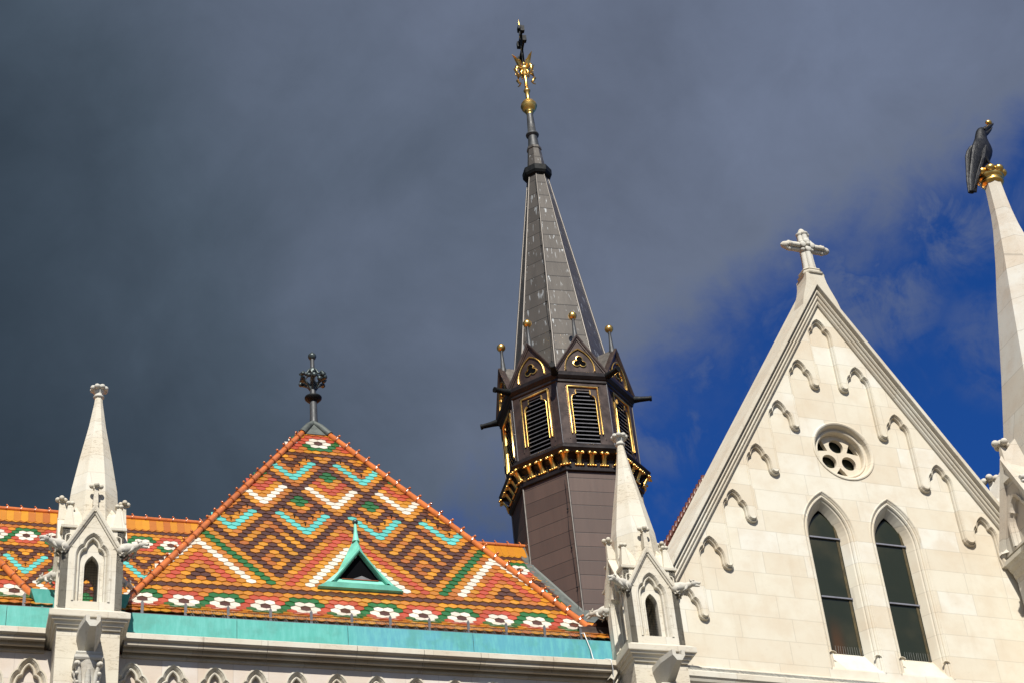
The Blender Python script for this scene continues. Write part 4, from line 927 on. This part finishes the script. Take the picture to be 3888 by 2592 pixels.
for k in range(8):
    rz = PHI+(k+.5)*math.pi/4+math.pi/2
    if w0 is None:
        w0 = gfr.build('louvre_window', 'gold', fl); slt.build('louvres', 'iron', w0); vd.build('opening', 'void', w0); w0.rotation_euler = (0, 0, rz)
        # gablet
        g0_ = MB(); hw = .755; zb = 31.86; zt2 = 33.06
        g0_.add([(-hw, -GP, zb), (hw, -GP, zb), (0, -GP, zt2)], [(0, 1, 2)])
        g0_.sweep([(-hw-.03, zb-.03), (0, zt2+.03), (hw+.03, zb-.03)], [(-.075, -GP), (-.07, -GP-.03), (-.045, -GP-.035), (-.03, -GP-.06), (-.0, -GP-.075), (.025, -GP-.075), (.035, -GP-.02), (.035, -GP+.1)], XZ)
        gab0 = g0_.build('gablet', 'dark', fl); gab0.rotation_euler = (0, 0, rz)
        rf = MB(); rf.add([(-hw-.06, -GP-.05, zb-.02), (0, -GP-.05, zt2+.075), (hw+.06, -GP-.05, zb-.02), (-hw+.22, -1.25, zb+.0), (0, -1.1, zt2+.075), (hw-.22, -1.25, zb+.0)], [(0, 1, 4, 3), (1, 2, 5, 4)])
        rf.build('gablet_roof', 'seamc', gab0)
        pa = pointed(0, .41, 31.97, 31.90, 9, 1.6); tr3 = MB()
        tr3.sweep([pa[0]]+list(reversed(pa[1:])), [(.0, -GP), (.0, -GP-.035), (.018, -GP-.045), (.036, -GP-.03), (.04, -GP)], XZ)
        for a in (90, 210, 330): 
            x_, z_ = .108*math.cos(R_(a)), 32.19+.108*math.sin(R_(a))
            pts = [(x_+.094*math.cos(R_(a+t)), z_+.094*math.sin(R_(a+t))) for t in range(-125, 126, 25)]
            tr3.sweep(pts, [(-.012, -GP), (-.012, -GP-.03), (.008, -GP-.035), (.018, -GP)], XZ)
        tr3.build('trefoil_tracery', 'gold', gab0)
        vo = MB()
        for a in (90, 210, 330): vo.extrude(circ(.108*math.cos(R_(a)), 32.19+.108*math.sin(R_(a)), .098, 16), [], XZ, -GP-.008-.001*a/100, -GP)
        vo.build('trefoil_opening', 'void', gab0)
        rod = MB().lathe([(.085, 32.95), (.095, 33.10), (.075, 33.16), (.055, 33.4), (.040, 33.70), (.05, 33.73), (.05, 33.76)], 12, 0, 0, -1.75)
        rd0 = rod.build('finial_rod', 'pole', fl); rd0.rotation_euler = (0, 0, rz)
        MB().ball((0, -1.75, 33.885), .128, 18, 12).build('gold_ball', 'gold', rd0)
        spt = MB().tube([(0, -1.95, 31.76), (0, -2.2, 31.73), (0, -2.50, 31.70)], [.12, .085, .07], 10); spt.tube([(0, -2.47, 31.70), (0, -2.53, 31.695)], .085, 10)
        sp0 = spt.build('rain_spout', 'black', fl); sp0.rotation_euler = (0, 0, rz-math.pi/8)
    else:
        for src, r_ in ((w0, rz), (gab0, rz), (rd0, rz), (sp0, rz-math.pi/8)):
            c = copy_tree(src, fl); c.rotation_euler = (0, 0, r_)
sub(octo([(1.94, 31.50), (1.97, 31.53), (1.97, 31.60), (2.0, 31.62), (2.06, 31.70), (2.07, 31.80), (2.03, 31.84), (1.95, 31.88), (1.6, 31.90)]), 'eaves', 'umber', fl)
SPR = lambda z: 1.60+(z-31.85)*(0.366-1.60)/(40.4-31.85)
spi = sub(octo([(SPR(31.8), 31.8), (SPR(40.66), 40.66)]), 'spire', 'spire', fl)
for k in range(8):
    a = PHI+k*math.pi/4; c, s = math.cos(a), math.sin(a)
    MB().tube([(SPR(z)*c, SPR(z)*s, z) for z in (32, 35, 38, 40.6)], [.034, .030, .026, .02], 6).build('corner_seam', 'seamc', spi)
cb = MB()
for k, (za, zb_) in ((0, (31.9, 40.5)), (0, (24.4, 28.6))):
    a = PHI+R_(-3.2); pts = []; z = za
    while z < zb_:
        r = (SPR(z) if z > 31 else 1.85)+.035+.02*math.sin(z*5); pts.append((r*math.cos(a+.02*math.sin(z*2.3)/max(.4, r)), r*math.sin(a+.02*math.sin(z*2.3)/max(.4, r)), z)); z += .3
    cb.tube(pts, .007, 5)
    for q in pts[2::4]: cb.ball(q, .028, 6, 5)
cb.build('lightning_cable', 'black', spi)
sub(octo([(.36, 40.60), (.42, 40.64), (.47, 40.72), (.475, 40.92), (.42, 40.97), (.30, 41.0)]), 'spire_collar', 'black', fl)
sub(octo([(.305, 40.95), (.215, 41.85)]).merge(octo([(.21, 41.80), (.245, 41.84), (.24, 41.93), (.19, 41.95)])), 'upper_spire', 'spire', fl)
sub(MB().lathe([(.19, 41.9), (.148, 42.44), (.15, 42.46), (.205, 42.48), (.215, 42.52), (.20, 42.56), (.14, 42.58), (.125, 43.0), (.105, 43.42)], 20), 'neck', 'pole', fl)
gd = MB().lathe([(.095, 43.40), (.11, 43.43), (.10, 43.46), (.12, 43.50), (.14, 43.52), (.12, 43.55), (.18, 43.60), (.235, 43.68), (.262, 43.77), (.266, 43.785), (.272, 43.79), (.266, 43.80), (.25, 43.88), (.19, 43.98), (.11, 44.03), (.085, 44.06), (.07, 44.10), (.068, 44.42), (.10, 44.45), (.115, 44.49), (.10, 44.53), (.065, 44.56), (.055, 44.95), (.05, 45.2)], 28)
orb = sub(gd, 'gilded_orb', 'gold', fl)
cw = MB().lathe([(.05, 45.15), (.08, 45.22), (.07, 45.30), (.12, 45.40), (.14, 45.46), (.12, 45.52), (.06, 45.6), (.045, 45.75)], 16)
for i in range(4):
    a = i*math.pi/2+.35; d = Vector((math.cos(a), math.sin(a), 0)); Z = Vector((0, 0, 1))
    def blade(pts, ws, d=d, a=a):
        t = Vector((-math.sin(a), math.cos(a), 0)); n_ = []
        for (r, z), w_ in zip(pts, ws): n_.append([d*r+Z*z-t*w_, d*(r-.006)+Z*(z+.004), d*r+Z*z+t*w_, d*(r+.008)+Z*(z-.006)])
        cw.loft(n_, True, True)
    blade([(.08, 45.48), (.16, 45.56), (.20, 45.70), (.26, 45.82), (.36, 45.93)], [.03, .055, .06, .045, .003])
    blade([(.10, 45.62), (.12, 45.75), (.16, 45.84)], [.04, .045, .003])
    cw.tube([d*.10+Z*45.44, d*.26+Z*45.42, d*.31+Z*45.28, d*.25+Z*45.12, d*.20+Z*45.06, d*.25+Z*45.0, d*.31+Z*45.01, d*.32+Z*45.06], [.03, .045, .042, .034, .026, .02, .014, .006], 8)
    cw.tube([d*.06+Z*45.40, d*.12+Z*45.25, d*.10+Z*45.1], [.03, .035, .006], 8)
cw.v = [((x*1.32), (y*1.32), z) for x, y, z in cw.v]
sub(cw, 'crown_ornament', 'gold', fl)
# double-barred cross, turned almost edge-on
bx = MB(); bd = Vector((-.145, -.99, 0)).normalized(); bt = Vector((-bd.y, bd.x, 0)); ZV = Vector((0, 0, 1))
def bar(p, q, h, th):
    p, q = Vector(p), Vector(q); ax = (q-p).normalized(); o_ = bt*th; e_ = ax.cross(bt)*h
    rg = [[c_+o_+e_, c_-o_+e_, c_-o_-e_, c_+o_-e_] for c_ in (p, q)]; bx.loft([[tuple(v_) for v_ in r] for r in rg])
bar(ZV*45.7, ZV*47.45, .042, .034)
for z_, L_ in ((46.98, .40), (46.40, .52)):
    bar(bd*L_+ZV*z_, bd*-L_+ZV*z_, .045, .032)
    for sg in (-1, 1):
        bar(bd*sg*(L_-.10)+ZV*z_, bd*sg*(L_+.05)+ZV*z_, .115, .066); bar(bd*sg*(L_-.18)+ZV*z_, bd*sg*(L_-.10)+ZV*z_, .055, .03)
bar(ZV*47.30, ZV*47.46, .115, .066)
bar(ZV*47.24, ZV*47.32, .055, .03)
crs = sub(bx, 'double_cross', 'black', fl)
gb = MB()
for z_ in (46.98, 46.40):
    gb.ball((0, 0, z_), .055, 10, 8, (1, 1, 1.1))
gb.lathe([(.035, 47.46), (.03, 47.55), (.003, 47.82)], 8); gb.build('gilt_bosses', 'gold', crs)

# ------------------------------------------------------------------ stone spire with the raven at the right edge
RC = Vector((9.56, -.9, 0))
rw_ = Matrix.Translation(G0) @ Matrix.Rotation(GA, 4, 'Z') @ RC
st = thing('stone_spire', 'tall white octagonal stone spire at the right edge, topped by a gold lobed capital', 'spire', rw_, GA)
def o8(R, z): return [(R*math.cos(R_(22.5+45*k)), R*math.sin(R_(22.5+45*k)), z) for k in range(8)]
def oct8(prof, caps=True): return MB().loft([o8(r, z) for r, z in prof], caps, caps)
sub(oct8([(1.92, 0), (1.92, 20.7)]), 'tower_wall', 'spirest', st)
sub(oct8([(1.92, 19.10), (1.96, 19.15), (1.97, 19.25), (2.03, 19.32), (2.04, 19.37), (2.09, 19.42), (2.09, 19.51), (1.92, 19.62)]), 'ledge', 'mould', st)
spl = [(1.80, 20.7), (1.66, 21.2), (1.52, 21.85), (1.08, 24.0), (.68, 26.13), (.50, 27.0), (.32, 28.0), (.265, 28.45), (.225, 29.0), (.205, 29.40)]
sub(oct8(spl), 'spire', 'spirest', st)
side = MB(); AP2 = 1.92*math.cos(R_(22.5))-.06
side.extrude([(-.74, 19.6), (.74, 19.6), (.0, 21.30)], [list(reversed([(-.34, 19.65)]+trefoil(0, 20.62, 1.22)+[(.34, 19.65)]))], XZ, -AP2-.16, -AP2+.05)
side.extrude([(-.5, 19.6), (.5, 19.6), (.5, 20.7), (-.5, 20.7)], [], XZ, -AP2-.02, -AP2)
side.sweep([(-.34, 19.65)]+trefoil(0, 20.62, 1.22)+[(.34, 19.65)], [(.05, -AP2-.16), (.045, -AP2-.20), (.0, -AP2-.19), (-.03, -AP2-.13), (-.05, -AP2-.12), (-.07, -AP2-.06), (-.10, -AP2-.05), (-.11, -AP2)], XZ)
side.sweep([(-.80, 19.62), (0, 21.36), (.80, 19.62)], [(-.05, -AP2-.16), (-.04, -AP2-.24), (.06, -AP2-.26), (.10, -AP2-.2), (.11, -AP2+.5)], XZ)
side.loft([[(-.10, -AP2-.22, 21.2), (.10, -AP2-.22, 21.2), (.13, -1.4, 21.2), (-.13, -1.4, 21.2)], [(-.04, -AP2-.18, 21.80), (.04, -AP2-.18, 21.80), (.045, -AP2-.08, 21.80), (-.045, -AP2-.08, 21.80)]])
side.loft([[(-.12, -1.95, 21.0), (.12, -1.95, 21.0), (.2, -1.3, 20.8), (-.2, -1.3, 20.8)], [(-.06, -1.9, 21.6), (.06, -1.9, 21.6), (.12, -1.55, 22.0), (-.12, -1.55, 22.0)]])
for x_, y_ in ((-.15, -AP2-.13), (.15, -AP2-.13), (0, -AP2-.27), (0, -AP2+.0)): side.ball((x_*.8, y_, 21.88), .08, 12, 8)
side.ball((0, -AP2-.13, 21.9), .09, 12, 8)
for k in range(8):
    sub(MB().merge(side, Matrix.Rotation(k*math.pi/4, 4, 'Z')), 'gablet', 'spirest', st)
for k in (4, 5, 6, 7, 0):
    a = R_(22.5+45*k)
    gm = MB().merge(gargoyle(1), Matrix.Translation((1.9*math.cos(a), 1.9*math.sin(a), 20.30)) @ Matrix.Rotation(a, 4, 'Z') @ Matrix.Scale(1.7, 4))
    sub(gm, 'gargoyle', 'carved', st)
kp = MB().lathe([(.20, 29.20), (.215, 29.23), (.25, 29.26), (.27, 29.31), (.25, 29.36), (.23, 29.38), (.27, 29.44), (.31, 29.50), (.25, 29.78), (.1, 29.84)], 24)
for i in range(8):
    a = 2*math.pi*(i+.3)/8; kp.ball((.275*math.cos(a), .275*math.sin(a), 29.65), .125, 14, 10, (1, 1, 1.05))
kp.v = [(x, y, 29.72+(z-29.72)*.74) for x, y, z in kp.v]
sub(kp, 'gilded_capital', 'gold', st)
# raven statue (profile in the gable plane, local x to the right)
rv = thing('raven_statue', 'black raven statue with a gold ball in its beak, perched on a gold capital', 'statue', rw_+Vector((0, 0, 29.84)), GA)
RX, RZ = 9.62, 29.84
rows = [(29.04, 8.87, 9.10, .05), (29.30, 8.94, 9.19, .075), (29.58, 9.02, 9.32, .10), (29.80, 9.08, 9.44, .15), (29.98, 9.14, 9.62, .22), (30.12, 9.18, 9.75, .27), (30.28, 9.22, 9.84, .30), (30.44, 9.29, 9.90, .29), (30.58, 9.35, 9.90, .25), (30.70, 9.42, 9.875, .21), (30.84, 9.50, 9.86, .17), (30.98, 9.555, 9.885, .155), (31.08, 9.60, 9.885, .145), (31.16, 9.66, 9.87, .115), (31.21, 9.73, 9.84, .06)]
bd_ = MB().loft([[((l+r)/2-RX+(r-l)/2*.92*math.cos(2*math.pi*i/20), .66*d*math.sin(2*math.pi*i/20), z-RZ) for i in range(20)] for z, l, r, d in rows], smooth=True)
body = sub(bd_, 'body', 'raven', rv)
for sg in (-1, 1):
    wr = [(29.02, 8.86, 9.02), (29.4, 8.93, 9.17), (29.75, 9.03, 9.32), (30.05, 9.12, 9.46), (30.3, 9.19, 9.60), (30.5, 9.28, 9.68), (30.64, 9.38, 9.70), (30.70, 9.46, 9.66)]
    wd = [.05, .10, .17, .235, .285, .28, .235, .20]
    wm = MB().loft([[((l+r)/2-RX+(r-l)/2*math.cos(2*math.pi*i/14), sg*(w_*.56+.035*math.sin(2*math.pi*i/14)), z-RZ) for i in range(14)] for (z, l, r), w_ in zip(wr, wd)], smooth=True)
    for f_ in range(5):
        t = f_/4.
        wm.tube([(9.66-.10*t-RX-.06, sg*.19, 30.45-.12*t-RZ), (9.45-.10*t-RX, sg*.185, 30.05-.1*t-RZ), (9.20-.06*t-RX, sg*.125, 29.5-RZ), (9.02-.04*t-RX, sg*.07, 29.12-RZ-.05*t)], [.01, .02, .018, .008], 6)
    sub(wm, 'wing', 'raven', rv)
    lg = MB().tube([(9.46-RX, sg*.12, 30.20-RZ), (9.54-RX, sg*.12, 30.10-RZ), (9.60-RX, sg*.12, 29.95-RZ), (9.64-RX, sg*.12, 29.80-RZ)], [.09, .055, .032, .030], 10)
    for t_ in (-.5, 0, .5): lg.tube([(9.64-RX, sg*.12, 29.85-RZ), (9.72-RX, sg*.12+t_*.09, 29.86-RZ), (9.79-RX, sg*.12+t_*.14, 29.82-RZ)], [.03, .026, .012], 7)
    lg.tube([(9.64-RX, sg*.12, 29.85-RZ), (9.55-RX, sg*.12, 29.83-RZ)], [.03, .012], 7)
    sub(lg, 'leg', 'raven', rv)
bk = MB().tube([(9.80-RX, 0, 31.10-RZ), (9.92-RX, 0, 31.22-RZ), (10.05-RX, 0, 31.33-RZ), (10.16-RX, 0, 31.42-RZ), (10.20-RX, 0, 31.47-RZ)], [.085, .068, .048, .026, .006], 10)
bk.tube([(9.83-RX, 0, 31.02-RZ), (9.93-RX, 0, 31.10-RZ), (10.03-RX, 0, 31.20-RZ), (10.13-RX, 0, 31.33-RZ)], [.07, .052, .034, .008], 10)
sub(bk, 'beak', 'raven', rv)
for sg in (-1, 1): MB().ball((9.79-RX, sg*.095, 31.10-RZ), .028, 8, 6).build('eye', 'black', body)
sub(MB().ball((10.06-RX, 0, 31.455-RZ), .075, 14, 10, (1.2, .9, .9)), 'ring_ball', 'gold', rv)
